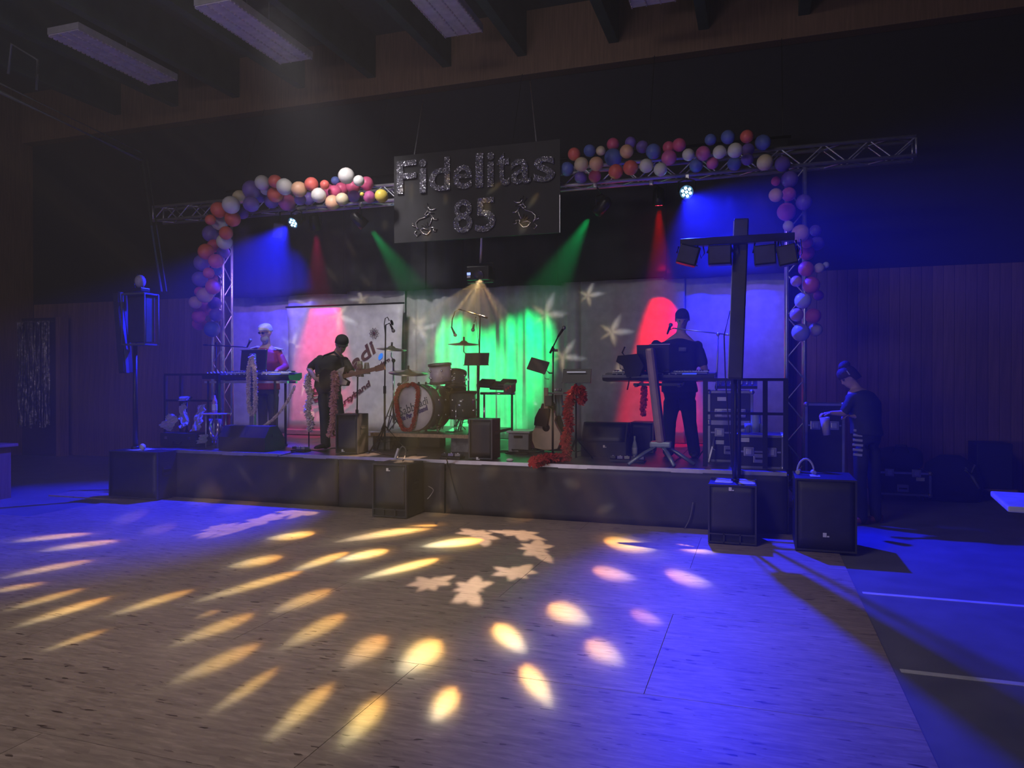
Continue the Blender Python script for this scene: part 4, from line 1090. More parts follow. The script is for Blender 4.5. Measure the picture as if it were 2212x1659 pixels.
# guitarist
J = jj({'pelvis': (708, 832), 'chest': (710, 787), 'neck': (728, 764), 'head': (738, 745, -.05), 'sl': (692, 775, .02), 'el': (668, 797, .05), 'wl': (681, 818, -.20), 'hl': (695, 820, -.25), 'sr': (745, 779, -.05), 'er': (760, 806, -.16), 'wr': (770, 808, -.36), 'hr': (776, 798, -.38),
        'hipl': (700, 842), 'kl': (702, 900, -.05), 'al': (703, 962), 'hipr': (722, 842), 'kr': (733, 900, -.05), 'ar': (739, 962)}, 8.85)
for q in ('al', 'ar'): J[q].z = STAGE_Z + .075
g_root, m4 = figure('person', 'guitarist in cap and dark T-shirt bent over an electric guitar, jeans', J, (Vector((.45, -.75, -.55)), Vector((.3, -.35, 1))), M['skin'], M['shirt_black'], M['jeans_dark'], M['shoe_dark'], .8,
                    feet=(Vector((-.2, -1, 0)), Vector((.4, -1, 0))), hands={'l': ((.3, 1, -.2), 1), 'r': ((0, .3, 1), -1)})
hairmesh(m4, 'cap', mat('cap_black', (.03, .03, .03), .8), g_root, .3, .045, 1.12)
cp = MB(); cp.M = m4; cp.ball((0, .10, .052), (.062, .062, .010), 16, 6); cp.build('cap_peak', mat('cap_black', (.03, .03, .03), .8), g_root)
vst = MB(); side = (J['sr'] - J['sl']).normalized()
vc = J['chest']
# guitar
gt = thing('electric_guitar', 'electric guitar with black body and cream front held by the guitarist', 'guitar', PY(712, 816, 8.5))
gc, gd = PY(727, 817, 8.54), (PY(812, 797, 8.40) - PY(727, 817, 8.54)).normalized()
gu = Vector((-gd.z, 0, gd.x)).normalized(); gn = gd.cross(gu).normalized()
if gn.y > 0: gn = -gn
out_ = [(-.22, .02), (-.20, .12), (-.12, .165), (-.03, .13), (.04, .10), (.12, .13), (.19, .14), (.17, .08), (.14, .03), (.14, -.03), (.20, -.09), (.17, -.14), (.09, -.12), (.02, -.11), (-.06, -.15), (-.15, -.16), (-.21, -.09)]
out_ = [(x * 1.22 - .03, y * .95) for x, y in out_]
MB().prism(out_, -.022, .022, gc, (gd, gu, gn)).build('guitar_body', mat('guitar_black', (.02, .02, .02), .2, coat=.5), gt)
pg = [(x * .95, y * .9) for x, y in out_ if x > -.06]
MB().prism(pg, .023, .028, gc, (gd, gu, gn)).build('pickguard', mat('cream_plastic', (.72, .66, .52), .4), gt)
MB().box(gc + gd * .42 + gn * .012, (.56, .05, .02), rot=Matrix((gd, gu, gn)).transposed()).build('neck', mat('maple', (.36, .22, .12), .4), gt)
MB().box(gc + gd * .76 + gn * .008, (.16, .075, .016), rot=Matrix((gd, gu, gn)).transposed(), bev=.01).build('headstock', mat('maple', (.36, .22, .12), .4), gt)
for q in (-.03, .05): MB().box(gc + gd * q + gn * .03, (.03, .08, .012), rot=Matrix((gd, gu, gn)).transposed()).build('pickup', M['black_plastic'], gt)
tag(MB().tube([gc - gd * .2 - gn * .03, PY(690, 792, 8.72), PY(700, 768, 8.76), PY(722, 760, 8.78), PY(738, 775, 8.68), PY(741, 797, 8.60), gc + gd * .15 - gn * .03], .012, 6).build('strap', M['black_fabric'], gt))
boa('feather_boa', 'long pale pink feather boa hanging from the guitar down the leg', [PY(722, 800, 8.38), PY(724, 830, 8.36), PY(720, 870, 8.38), PY(722, 900, 8.40), PY(716, 930, 8.44), PY(715, 942, 8.46)], .05, M['boa_pink'], seed=2)
boa('feather_boa', 'pink and white feather boa hanging beside the left leg of the guitarist', [PY(667, 806, 8.9), PY(664, 830, 8.9), PY(671, 855, 8.92), PY(664, 885, 8.92), PY(671, 910, 8.9), PY(669, 932, 8.9)], .048, M['boa_white'], seed=3)
tag(MB().cyl(PY(667, 800, 8.98), (PY(667, 800, 8.98).x, 8.98, STAGE_Z + .001), .010, n=8).build('boa_stand', M['black_metal']), 'thin dark stand carrying the pink and white boa left of the guitarist', 'stand')

# bearded keyboard player, left
J = jj({'pelvis': (578, 838, .05), 'chest': (578, 782), 'neck': (576, 745), 'head': (574, 719, -.05), 'sl': (553, 760), 'el': (545, 795, -.05), 'wl': (556, 806, -.32), 'hl': (560, 806, -.42), 'sr': (602, 762), 'er': (617, 793, -.02), 'wr': (596, 803, -.32), 'hr': (590, 804, -.42),
        'hipl': (568, 846, .05), 'kl': (568, 892, .02), 'al': (568, 930, .05), 'hipr': (589, 846, .05), 'kr': (590, 892, .02), 'ar': (591, 930, .05)}, 9.45)
for q in ('al', 'ar'): J[q].z = STAGE_Z + .075
redj = mat('red_jacket', (.34, .035, .03), .7)
k_root, m4 = figure('person', 'bearded keyboard player in a red jacket with white shoulders and a blue-lit cap', J, (Vector((-.15, -1, -.25)), Vector((0, -.2, 1))), M['skin'], redj, M['jeans_dark'], M['shoe_dark'], 1.8)
hairmesh(m4, 'cap', mat('cap_pale', (.42, .42, .55), .7), k_root, .3, .040, 1.15)
bd = MB(); bd.M = m4; bd.ball((0, .045, -.085), (.062, .055, .060), 16, 10); bd.ball((0, .05, -.125), (.038, .035, .040), 12, 8)
bd.build('beard', mat('grey_beard', (.40, .38, .37), .9, bump=(90, .8, .01)), k_root)
gl = MB(); gl.M = m4
for q in (-1, 1): gl.ball((q * .032, .096, .016), (.026, .006, .019), 12, 6)
gl.tube([(-.08, .02, .02), (-.06, .09, .02), (.06, .09, .02), (.08, .02, .02)], .004, 5)
gl.build('glasses', mat('dark_lens', (.02, .02, .04), .1, spec=.8), k_root)
epm = mat('white_braid', (.75, .72, .75), .6)
for q in ('sl', 'sr'):
    ep = MB(); c_ = J[q] + Vector((0, -.01, .062)); ep.box(c_, (.13, .10, .02), rot=(0, .25 if q == 'sr' else -.25, 0), bev=.008); e_ = ep.build('epaulette', epm, k_root)
for a_ in range(4):
    MB().box(J['chest'] + Vector((.02, -.155 + .004 * a_, .10 - .055 * a_)), (.14 - .02 * a_, .012, .014)).build('braid', epm, k_root)

# keyboard player, right
J = jj({'pelvis': (1468, 842), 'chest': (1463, 778), 'neck': (1471, 719), 'head': (1474, 690, -.05), 'sl': (1417, 745), 'el': (1417, 792, -.03), 'wl': (1446, 806, -.26), 'hl': (1450, 806, -.34), 'sr': (1507, 747), 'er': (1521, 795, .02), 'wr': (1526, 808, -.24), 'hr': (1524, 807, -.34),
        'hipl': (1453, 852), 'kl': (1446, 912, -.03), 'al': (1444, 972, .03), 'hipr': (1484, 852), 'kr': (1490, 912, -.03), 'ar': (1500, 972)}, 9.35)
for q in ('al', 'ar'): J[q].z = STAGE_Z + .075
p_root, m4 = figure('person', 'short-haired keyboard player in dark T-shirt standing behind the right keyboard', J, (Vector((.05, -1, -.45)), Vector((0, -.4, 1))), M['skin'], mat('shirt_navy', (.03, .03, .05), .85), mat('trousers_black', (.02, .02, .025), .85), M['shoe_dark'], .75, girth=1.22, k=1.12)
hairmesh(m4, 'hair', mat('dark_hair', (.03, .022, .018), .7, bump=(120, .7, .01)), p_root, .9, .035, 1.08)
MB().grid(lambda u, v: J['chest'] + Vector((.085 - .05 + .09 * u, -.178 - .002, .10 + .05 * v)), 3, 2, thick=(0, .003, 0)).build('shirt_print', mat('grey_print', (.25, .25, .3), .7), p_root)
ag = thing('keyboard_controller', 'small pale hand-held device strapped before the right keyboard player', 'device', PY(1459, 778, 9.1))

bpy.data.objects.remove(ag)
# helper bending at the right
J = jj({'pelvis': (1872, 935, .0), 'chest': (1866, 872, -.02), 'neck': (1850, 840, -.04), 'head': (1834, 815, -.05), 'sl': (1838, 862, -.16), 'el': (1822, 893, -.20), 'wl': (1796, 892, -.24), 'hl': (1785, 893, -.25), 'sr': (1884, 862, .12), 'er': (1880, 898, -.05), 'wr': (1846, 900, -.14), 'hr': (1833, 898, -.16),
        'hipl': (1862, 950, -.06), 'kl': (1858, 1035, -.08), 'al': (1862, 1110, -.02), 'hipr': (1884, 950, .1), 'kr': (1888, 1035, .06), 'ar': (1892, 1108, .12)}, 9.0)
for q in ('al', 'ar'): J[q].z = .078
h_root, m4 = figure('person', 'helper with pinned-up hair and pale headband bending over a case right of the stage', J, (Vector((-.8, -.35, -.55)), Vector((-.4, 0, 1))), M['skin'], M['shirt_black'], mat('leggings_black', (.03, .03, .035), .85), mat('shoe_red', (.35, .08, .07), .6), .8, k=.92,
                    feet=(Vector((-.9, -.4, 0)), Vector((-.9, -.4, 0))))
hairmesh(m4, 'hair', mat('brown_hair', (.06, .035, .025), .7, bump=(120, .7, .01)), h_root, 1.0, .02, 1.1)
bn = MB(); bn.M = m4; bn.ball((0, -.03, .135), (.06, .07, .05), 14, 8); bn.build('hair_bun', mat('brown_hair', (.06, .035, .025), .7), h_root)
hb = MB(); hb.M = m4; hb.tube([(.085 * math.cos(a), .018 + .03 * math.sin(a) * 0 - .0, .03 + .10 * math.sin(a)) for a in [k * PI / 12 for k in range(13)]], .009, 6); hb.build('headband', mat('pale_band', (.6, .55, .55), .6), h_root)
apm = mat('striped_white', (.45, .43, .42), .8)
for k in range(6):
    c_ = PY(1853, 930 + 10.5 * k, 8.86)
    MB().box(c_, (.11 - .008 * abs(k - 3), .012, .026), rot=(0, .05, -.3), bev=.003).build('white_stripe', apm, h_root)

# ---------------------------------------------------------------- drum riser and drum kit
YR = 8.95
ra, rb_ = PY(800, 935, YR), PY(1018, 948, YR)
zr = PY(905, 939, YR).z + .01
t = thing('drum_riser', 'low drum riser with a pale plywood edge on grey supports', 'riser', ((ra.x + rb_.x) / 2, YR + .8, STAGE_Z))
MB().box(((ra.x + rb_.x) / 2, YR + .85, zr - .022), (rb_.x - ra.x, 1.66, .044), bev=.003).build('platform_top', M['stage_deck'], t)
MB().box(((ra.x + rb_.x) / 2, YR + .012, zr - .022), (rb_.x - ra.x + .002, .012, .046)).build('plywood_edge', M['ply_edge'], t)
gs = mat('grey_support', (.20, .20, .23), .7, noise=(14, .4))
for x0, x1 in ((805, 842), (974, 1012)):
    xa, xb = pxw(x0, YR + .1), pxw(x1, YR + .1)
    MB().box(((xa + xb) / 2, YR + .25, (STAGE_Z + zr - .045) / 2), (xb - xa, .3, zr - .045 - STAGE_Z), bev=.006).build('support_block', gs, t)
for x0, x1 in ((848, 902), (906, 950)):
    xa, xb = pxw(x0, YR + .6), pxw(x1, YR + .6)
    MB().box(((xa + xb) / 2, YR + .7, (STAGE_Z + zr - .045) / 2), (xb - xa, .2, zr - .045 - STAGE_Z - .01)).build('rear_support', mat('dark_support', (.06, .055, .05), .7), t)

chrome = M['chrome']; hoopm = mat('dark_hoop', (.03, .03, .035), .3)
shellm = mat('white_pearl_shell', (.66, .62, .66), .25, coat=.4); smoke = mat('smoky_shell', (.09, .11, .11), .2, coat=.5)
headm = mat('drum_head_white', (.9, .88, .9), .35)
def drum(name, label, c, ax, r, L, sh, hd, lugs=8, group=None, parent_tag=True, stand=None):
    c = Vector(c); x, y, d = frame(ax)
    t = thing(name, label, 'drum', c, group)
    MB().lathe([(r, 0), (r, L)], c, d, 36).build('shell', sh, t)
    MB().lathe([(.001, 0), (r - .006, 0), (r - .006, .006), (.001, .006)], c - d * .006, d, 36).build('drum_head', hd, t)
    for q in (0, L):
        MB().lathe([(r - .006, -.016), (r + .012, -.016), (r + .012, .016), (r - .006, .016), (r - .006, -.016)], c + d * q, d, 36, cap=False).build('hoop', hoopm, t)
    for k in range(lugs):
        a = 2 * PI * (k + .5) / lugs; u = x * math.cos(a) + y * math.sin(a)
        MB().ball(c + u * (r + .012) + d * L * .3, .018, 8, 6).build('lug', chrome, t)
        if L > .18: MB().ball(c + u * (r + .012) + d * L * .7, .018, 8, 6).build('lug', chrome, t)
    return t
YD = 9.12
bc = PY(893, 880, YD)
rB = (PY(893, 829, YD).z - PY(893, 931, YD).z) / 2
bc.z = zr + rB + .022
t = drum('bass_drum', 'large bass drum with white front head lettered in dark script, on the riser', bc, (.12, 1, 0), rB, .46, smoke, headm, 10)
dk = mat('drum_lettering', (.10, .11, .16), .5); dbl = mat('drum_lettering_blue', (.06, .04, .25), .5)
yaw_ = -.12
rz = 0.12
def dtext(s, u, v, size, rot, m, w_, off=.0, sh=.1, nm='lettering'):
    d_ = Vector((.12, 1, 0)).normalized(); xx = Vector((d_.y, -d_.x, 0))
    p = bc - d_ * .012 + xx * u + Vector((0, 0, v))
    me = text_mesh(nm, s, size, .0015, off, sh, width=w_); me.materials.clear(); me.materials.append(m)
    o = bpy.data.objects.new(nm, me); COL.objects.link(o)
    R = Matrix((xx, Vector((0, 0, 1)), xx.cross(Vector((0, 0, 1))))).transposed()
    o.matrix_basis = Matrix.Translation(p) @ (R @ Euler((0, 0, rot)).to_matrix()).to_4x4(); hook(o, t)
dtext('Sabb', -.10, -.03, .17, .35, dk, .26); dtext('iadi', .15, .07, .15, .35, dk, .17)
dtext('Die Par', -.12, -.135, .085, .35, dbl, .22, .006); dtext('tyband', .13, -.035, .085, .35, dbl, .22, .006)
for u0, v0, u1, v1 in ((-.20, -.105, -.13, -.08), (-.11, -.07, -.02, -.04), (.12, .02, .21, .052)):
    d_ = Vector((.12, 1, 0)).normalized(); xx = Vector((d_.y, -d_.x, 0)); pp = bc - d_ * .013
    MB().tube([pp + xx * u0 + Vector((0, 0, v0)), pp + xx * u1 + Vector((0, 0, v1))], .003, 5).build('underline', dk, t)
for s in (-1, 1):
    d_ = Vector((.12, 1, 0)); MB().tube([bc + d_ * .1 + Vector((s * rB * .9, 0, -rB * .5)), bc + d_ * -.02 + Vector((s * rB * 1.15, 0, -rB - .012))], .011, 8).build('spur', chrome, t)
d_ = Vector((.12, 1, 0)).normalized(); xx = Vector((d_.y, -d_.x, 0)); gp = bc - d_ * .045
loop = [(-.02, rB * 1.0), (-.18, rB * .86), (-.245, rB * .45), (-.235, rB * .05), (-.20, -rB * .45), (-.15, -rB * .85), (-.075, -rB * 1.02), (.0, -rB * .85), (.04, -rB * .5), (.065, -rB * .15), (.085, rB * .25), (.10, rB * .6), (.085, rB * .88), (.03, rB * 1.0), (-.02, rB * 1.02)]
boa('feather_boa', 'red feather boa looped over the white bass drum head', [gp + xx * u * 1.02 + Vector((0, 0, max(v, -rB + .025))) for u, v in loop], .028, M['boa_red'], seed=5)

drum('tom_drum', 'white tom drum with dark hoops above the bass drum', PY(950, 788, 9.25), (.04, .12, -1), .150, .24, shellm, headm, 6)
drum('tom_drum', 'dark tom drum tilted towards the drummer, right of the white tom', PY(985, 806, 9.45), (.1, -.35, -1), .14, .22, smoke, mat('head_dim', (.3, .34, .32), .4), 6)
drum('floor_tom', 'dark floor tom on legs behind the upright monitor', (PY(1000, 860, 9.6).x, 9.6, zr + .55), (0, 0, -1), .19, .36, smoke, mat('head_dim', (.3, .34, .32), .4), 8)
ft = bpy.data.objects['floor_tom']
for a in (.4, 2.5, 4.6):
    MB().cyl((ft.location.x + .2 * math.cos(a), 9.6 + .2 * math.sin(a), zr + .001), (ft.location.x + .2 * math.cos(a), 9.6 + .2 * math.sin(a), zr + .42), .008, n=8).build('leg', chrome, ft)
drum('snare_drum', 'shallow chrome snare drum behind the bass drum pedals', (PY(968, 850, 9.75).x, 9.75, zr + .60), (0, -.1, -1), .175, .14, chrome, headm, 8)
sn = bpy.data.objects['snare_drum']
for a in (0.3, 2.4, 4.5):
    MB().tube([(sn.location.x, 9.78, zr + .25), (sn.location.x + .24 * math.cos(a), 9.78 + .24 * math.sin(a), zr + .008)], .009, 6).build('leg', chrome, sn)
MB().cyl((sn.location.x, 9.78, zr + .2), (sn.location.x, 9.78, zr + .47), .012, n=8).build('stand_tube', chrome, sn)
brass = mat('cymbal_bronze', (.42, .40, .30), .28, .85)
def tripod(t, x, y, z, h=.5, r=.28, m=None, a0=.3, n=3, rad=.010):
    m = m or chrome
    for k in range(n):
        a = a0 + k * 2 * PI / n
        MB().tube([(x, y, z + h), (x + r * math.cos(a), y + r * math.sin(a), z + .012)], rad, 6).build('leg', m, t)
        MB().tube([(x, y, z + h * .35), (x + r * .55 * math.cos(a), y + r * .55 * math.sin(a), z + h * .46)], rad * .7, 5).build('brace', m, t)
def cymbal(label, c, r, tilt, base, m=None, lean=0):
    c = Vector(c); d = Vector((tilt[0], tilt[1], 1)).normalized()
    t = thing('cymbal', label, 'cymbal', c)
    MB().lathe([(.001, .055), (.02, .054), (.04, .045), (.06, .026), (r * .6, .012), (r, 0), (r * .6, .009), (.05, .02), (.001, .03)], c - d * .02, d, 36).build('cymbal_disc', brass, t)
    MB().cyl(c + d * .03, c + d * .085, .014, n=10).build('felt_and_nut', M['black_plastic'], t)
    b = Vector(base)
    top = Vector((b.x, b.y, c.z - .18))
    MB().tube([c + d * .07, c - d * .05, c - d * .12 + Vector((lean * .3, 0, 0)), top], .009, 6).build('stand_arm', chrome, t)
    MB().cyl(b + Vector((0, 0, .1)), top, .014, n=8).build('stand_tube', chrome, t)
    MB().ball(top, .03, 8, 6).build('tilter', M['black_plastic'], t)
    tripod(t, b.x, b.y, b.z, .45, .26)
cymbal('crash cymbal lowest over the left of the bass drum', PY(882, 803, 9.15), .27, (.10, -.14), (PY(862, 850, 9.5).x, 9.5, zr))
cymbal('thin cymbal before the lettered banner, left of the drum kit', PY(846, 752, 9.6), .22, (.12, -.10), (PY(850, 850, 9.62).x, 9.62, zr))
cymbal('highest cymbal in front of the green curtain', PY(1002, 741, 9.5), .22, (.06, -.12), (PY(1012, 850, 9.75).x, 9.75, zr))
# electronic percussion rack, right of the kit
xr_, yr_ = pxw(1075, 9.3), 9.3
t = thing('percussion_pad_rack', 'dark electronic percussion pads on a rack at the right of the drum kit', 'percussion', (xr_, yr_, zr))
za = PY(1070, 845, yr_).z
MB().cyl((pxw(1038, yr_), yr_, za - .03), (pxw(1112, yr_), yr_, za - .03), .018, n=10).build('rack_bar', chrome, t)
for (u, v, w_) in ((1050, 828, .2), (1078, 833, .2), (1096, 828, .2)):
    c = PY(u, v, yr_ - .03); MB().box(c, (w_, .22, .05), rot=(.35, .05, 0), bev=.012).build('pad', M['black_plastic'], t)
c = PY(1101, 838, yr_ - .1); MB().box(c, (.12, .16, .12), rot=(.2, .1, 0), bev=.01).build('control_unit', mat('module_grey', (.10, .10, .11), .4), t)
for k in range(3):
    MB().box(c + Vector((-.02 + .03 * k, -.085, -.02 + .02 * k)), (.018, .01, .03)).build('red_label', mat('red_mark', (.6, .03, .03), .5), t)
for u in (1046, 1106):
    x_ = pxw(u, yr_); MB().cyl((x_, yr_, STAGE_Z + .001 if u > 1018 else zr), (x_, yr_, za - .02), .015, n=8).build('rack_leg', chrome if u < 1100 else M['black_metal'], t)
# chrome kick pedal and clutter on the riser
t = thing('kick_pedal', 'chrome kick pedal behind the bass drum on the riser', 'pedal', (pxw(985, 9.5), 9.5, zr))
x_ = pxw(978, 9.45)
MB().box((x_, 9.5, zr + .03), (.10, .28, .012), rot=(.15, 0, 0)).build('footboard', chrome, t)
MB().tube([(x_ - .05, 9.62, zr + .005), (x_ - .05, 9.62, zr + .2), (x_ + .05, 9.62, zr + .2), (x_ + .05, 9.62, zr + .005)], .009, 6).build('frame', chrome, t)
MB().tube([(x_, 9.62, zr + .2), (x_, 9.56, zr + .3)], .006, 6).build('beater_rod', chrome, t); MB().ball((x_, 9.555, zr + .31), .025, 10, 8).build('beater', headm, t)
MB().box((x_, 9.5, zr + .006), (.14, .30, .01)).build('base_plate', M['black_metal'], t)
t = thing('drum_stool', 'round black stool behind the drum kit', 'stool', (pxw(995, 10.2), 10.2, zr))
xs_ = pxw(1000, 10.15)
MB().lathe([(.001, 0), (.16, 0), (.175, .03), (.17, .07), (.10, .085), (.001, .085)], (xs_, 10.15, zr + .45), (0, 0, 1), 24).build('seat', M['black_fabric'], t)
MB().cyl((xs_, 10.15, zr + .12), (xs_, 10.15, zr + .46), .018, n=10).build('pole', chrome, t); tripod(t, xs_, 10.15, zr, .25, .24)

# ---------------------------------------------------------------- stands and microphones
def mic(t, p, d, L=.17, m=None):
    p, d = Vector(p), Vector(d).normalized()
    MB().cyl(p, p + d * L * .7, .011, .016, n=12).build('microphone_body', M['black_metal'], t)
    MB().ball(p + d * (L * .78), .025, 12, 8).build('microphone_head', mat('mic_mesh', (.25, .25, .27), .4, .6), t)
def stand(name, label, base, top, boom=None, micd=None, round_base=False, cat='microphone stand', m=None, trip=.30, h=.35):
    m = m or M['black_metal']; base, top = Vector(base), Vector(top)
    t = thing(name, label, cat, base)
    MB().cyl(base + Vector((0, 0, .02)), (base.x, base.y, base.z + (top.z - base.z) * .5), .014, n=8).build('lower_tube', m, t)
    MB().cyl((base.x, base.y, base.z + (top.z - base.z) * .48), top, .010, n=8).build('upper_tube', m, t)
    MB().cyl((base.x, base.y, base.z + (top.z - base.z) * .46), (base.x, base.y, base.z + (top.z - base.z) * .52), .02, n=8).build('clutch', m, t)
    if round_base: MB().lathe([(.13, 0), (.13, .012), (.05, .028), (.015, .05)], base, (0, 0, 1), 24).build('round_base', m, t)
    else: tripod(t, base.x, base.y, base.z, h, trip, m, rad=.011)
    if boom:
        a, b = Vector(boom[0]), Vector(boom[1])
        MB().cyl(a, b, .008, n=8).build('boom_arm', m, t); MB().ball(top, .022, 8, 6).build('boom_joint', m, t)
        MB().cyl(a, a + (a - b).normalized() * -.09, .014, n=8).build('counterweight', m, t)
        if micd: mic(t, b, micd)
    elif micd: mic(t, top, micd)
    return t
Ym = 8.75
t = stand('microphone_stand', 'tall thin microphone stand with hooked cable between guitarist and drums', (pxw(831, Ym), Ym, STAGE_Z), PY(833, 702, Ym))
MB().tube([PY(833, 702, Ym), PY(842, 698, Ym)], .008, 6).build('short_arm', M['black_metal'], t); mic(t, PY(843, 700, Ym), (.5, 0, -1), .13)
MB().tube([PY(833, 735, Ym), PY(830, 700, Ym), PY(832, 688, Ym), PY(837, 685, Ym), PY(841, 693, Ym)], .006, 6).build('cable_loop', M['cord'], t)
MB().lathe([(.035, 0), (.04, .004), (.035, .008)], PY(846, 697, Ym), (1, 0, .3), 14).build('shock_mount', M['black_metal'], t)
Yg = 8.62
t = stand('microphone_stand', 'short stand draped with cream cloths right of the guitarist', (pxw(771, Yg), Yg, STAGE_Z), PY(773, 800, Yg), round_base=True)
cl = mat('cream_cloth', (.62, .60, .48), .8)
for (x0, x1, y0, y1, sd) in ((770, 784, 780, 814, 1), (786, 797, 783, 808, 2)):
    o = MB(); a, b = PY(x0, y1, Yg - .03), PY(x1, y0, Yg - .03)
    o.grid(lambda u, v: Vector((a.x + (b.x - a.x) * (u * (.55 + .45 * (1 - v)) + .22 * v), Yg - .03 - .03 * math.sin(u * 9 + sd) * (1 - .5 * v), a.z + (b.z - a.z) * v)), 10, 6, thick=(0, .012, 0))
    tag(o.build('cloth', cl), 'cream cloth hanging on the short stand beside the guitarist, %s one' % ('larger' if sd == 1 else 'smaller'), 'cloth')
Yd = 9.2
t = stand('microphone_stand', 'tall boom stand with hanging microphone over the drum kit', (pxw(1034, Yd), Yd, STAGE_Z), PY(1037, 683, Yd), boom=(PY(1053, 687, Yd), PY(992, 668, Yd)), trip=.2)
MB().tube([PY(992, 668, Yd), PY(983, 673, Yd), PY(977, 690, Yd), PY(976, 706, Yd)], .008, 6).build('gooseneck', M['black_metal'], t)
mic(t, PY(975, 706, Yd), (.45, 0, -.9), .16)
MB().tube([PY(1028, 684, Yd), PY(1024, 697, Yd)], .008, 6).build('side_arm', M['black_metal'], t); mic(t, PY(1024, 700, Yd), (-.2, 0, -1), .10)
MB().tube([PY(1028, 690, Yd), PY(1034, 740, Yd), PY(1037, 790, Yd)], .005, 5).build('cable', M['cord'], t)
def music_stand(label, x0, x1, y0, y1, Y, basez, tilt=.25, strip=None, xb=None, tripr=.25, col=None, name='music_stand', shear=0):
    a, b = PY(x0, y1, Y), PY(x1, y0, Y); c = (a + b) / 2; w_, h_ = b.x - a.x, b.z - a.z
    xb = c.x if xb is None else pxw(xb, Y)
    t = thing(name, label, 'music stand', (xb, Y, basez))
    MB().box(c, (w_, .014, h_ / math.cos(tilt)), rot=(-tilt, shear, 0), bev=.003).build('desk', M['black_metal'], t)
    MB().box((c.x, Y - .03, a.z), (w_, .06, .01), rot=(0, shear, 0)).build('ledge', M['black_metal'], t)
    if strip: MB().cyl((c.x - w_ * .33, Y - .035, b.z - h_ * .22), (c.x + w_ * .33, Y - .035, b.z - h_ * .22), .006, n=8).build('light_tube', mat('strip_pale', (.6, .6, .65), .4, emit=(.6, .6, .75), estr=.45), t)
    MB().cyl((xb, Y + .03, basez + .02), (xb, Y + .03, c.z), .012, n=8).build('tube', M['black_metal'], t)
    tripod(t, xb, Y + .03, basez, .25, tripr, M['black_metal'])
    return t
music_stand('black music stand in front of the green curtain above the drum pads', 1004, 1056, 762, 789, 9.05, zr, xb=1030, tripr=.22)
# right of the kit: vocal stand, tablet, music stand with boa
Yv = 8.6
t = stand('microphone_stand', 'black microphone stand with raised microphone right of the drum kit', (pxw(1194, Yv), Yv, STAGE_Z), PY(1195, 755, Yv), boom=(PY(1188, 763, Yv), PY(1205, 728, Yv)), micd=(.55, 0, .8), round_base=True)
MB().box(PY(1201, 757, Yv), (.04, .03, .03)).build('clamp_knob', M['black_metal'], t)
MB().box(PY(1205, 849, Yv), (.20, .18, .02), bev=.004).build('tray', M['black_metal'], t)
MB().box(PY(1186, 866, Yv - .02), (.09, .06, .13), bev=.01).build('belt_pack', M['black_plastic'], t)
ta, tb_ = PY(1143, 777, Yv), PY(1182, 803, Yv)
t2 = thing('tablet_holder', 'black tablet on a tilted holder clamped left of the vocal microphone stand', 'tablet', PY(1165, 790, Yv))
MB().box((ta + tb_) / 2, (.24, .022, .165), rot=(-.45, .28, 0), bev=.006).build('tablet', M['black_plastic'], t2)
MB().tube([(ta + tb_) / 2 + Vector((.08, .02, -.04)), PY(1187, 806, Yv + .01), PY(1194, 806, Yv)], .010, 6).build('holder_arm', M['black_metal'], t2)
MB().tube([PY(1174, 808, Yv), PY(1178, 818, Yv), PY(1186, 819, Yv)], .004, 5).build('cable', M['cord'], t2)
for k, (px_) in enumerate((1200, 1206, 1211)):
    c = PY(px_, 845, Yv - .03 * k); c.z += .012
    tag(MB().lathe([(.014, 0), (.016, .02), (.012, .035), (.001, .035)], c - Vector((0, 0, .015)), (0, 0, 1), 12).build('small_tin', mat('tin_%d' % k, [(.6, .6, .6), (.3, .3, .35), (.15, .15, .15)][k], .3, .6)), ['pale small tin on the tray of the vocal stand', 'grey small tin on the tray of the vocal stand', 'dark small tin on the tray of the vocal stand'][k], 'tin')
cl2 = mat('teal_cloth', (.18, .26, .26), .8)
a, b = PY(1199, 898, Yv + .06), PY(1216, 853, Yv + .06)
tag(MB().grid(lambda u, v: Vector((a.x + (b.x - a.x) * u + .01 * math.sin(v * 5), Yv + .06 + .02 * math.sin(u * 14), a.z + (b.z - a.z) * v)), 10, 5, thick=(0, .006, 0)).build('towel', cl2), 'teal grey towel hanging under the tray of the vocal stand', 'towel')
# guitar leaning behind
YG = 9.35
t = thing('acoustic_guitar', 'pale acoustic guitar in a dark bag standing behind the vocal stand', 'guitar', (pxw(1182, YG), YG, STAGE_Z))
gz = PY(1180, 960, YG).z
body_o = [(-.15, 0.0), (-.19, .10), (-.19, .2), (-.13, .30), (-.11, .36), (-.13, .43), (-.09, .50), (0, .53), (.09, .50), (.13, .43), (.11, .36), (.13, .30), (.19, .2), (.19, .10), (.15, 0), (0, -.03)]
MB().prism(body_o, -.05, .05, (pxw(1182, YG), YG, STAGE_Z + .06)).build('guitar_body', mat('pale_spruce', (.62, .46, .30), .4), t)
MB().lathe([(.001, 0), (.05, 0), (.05, .004), (.001, .004)], (pxw(1182, YG), YG - .056, STAGE_Z + .33), (0, 1, 0), 20).build('sound_hole', M['black_plastic'], t)
MB().box((pxw(1182, YG), YG - .05, STAGE_Z + .64), (.055, .03, .42), bev=.004).build('neck', mat('maple', (.36, .22, .12), .4), t)
MB().prism([(-.15, .36), (-.14, .46), (-.08, .58), (.06, .58), (.02, .34)], -.10, -.07, (pxw(1182, YG), YG, STAGE_Z + .0)).build('open_flap', M['black_fabric'], t)
MB().prism([(-.20, .0), (-.21, .26), (-.10, .62), (.10, .62), (.21, .26), (.20, 0)], .052, .09, (pxw(1184, YG), YG, STAGE_Z + .02)).build('bag', M['black_fabric'], t)
YM2 = 8.62
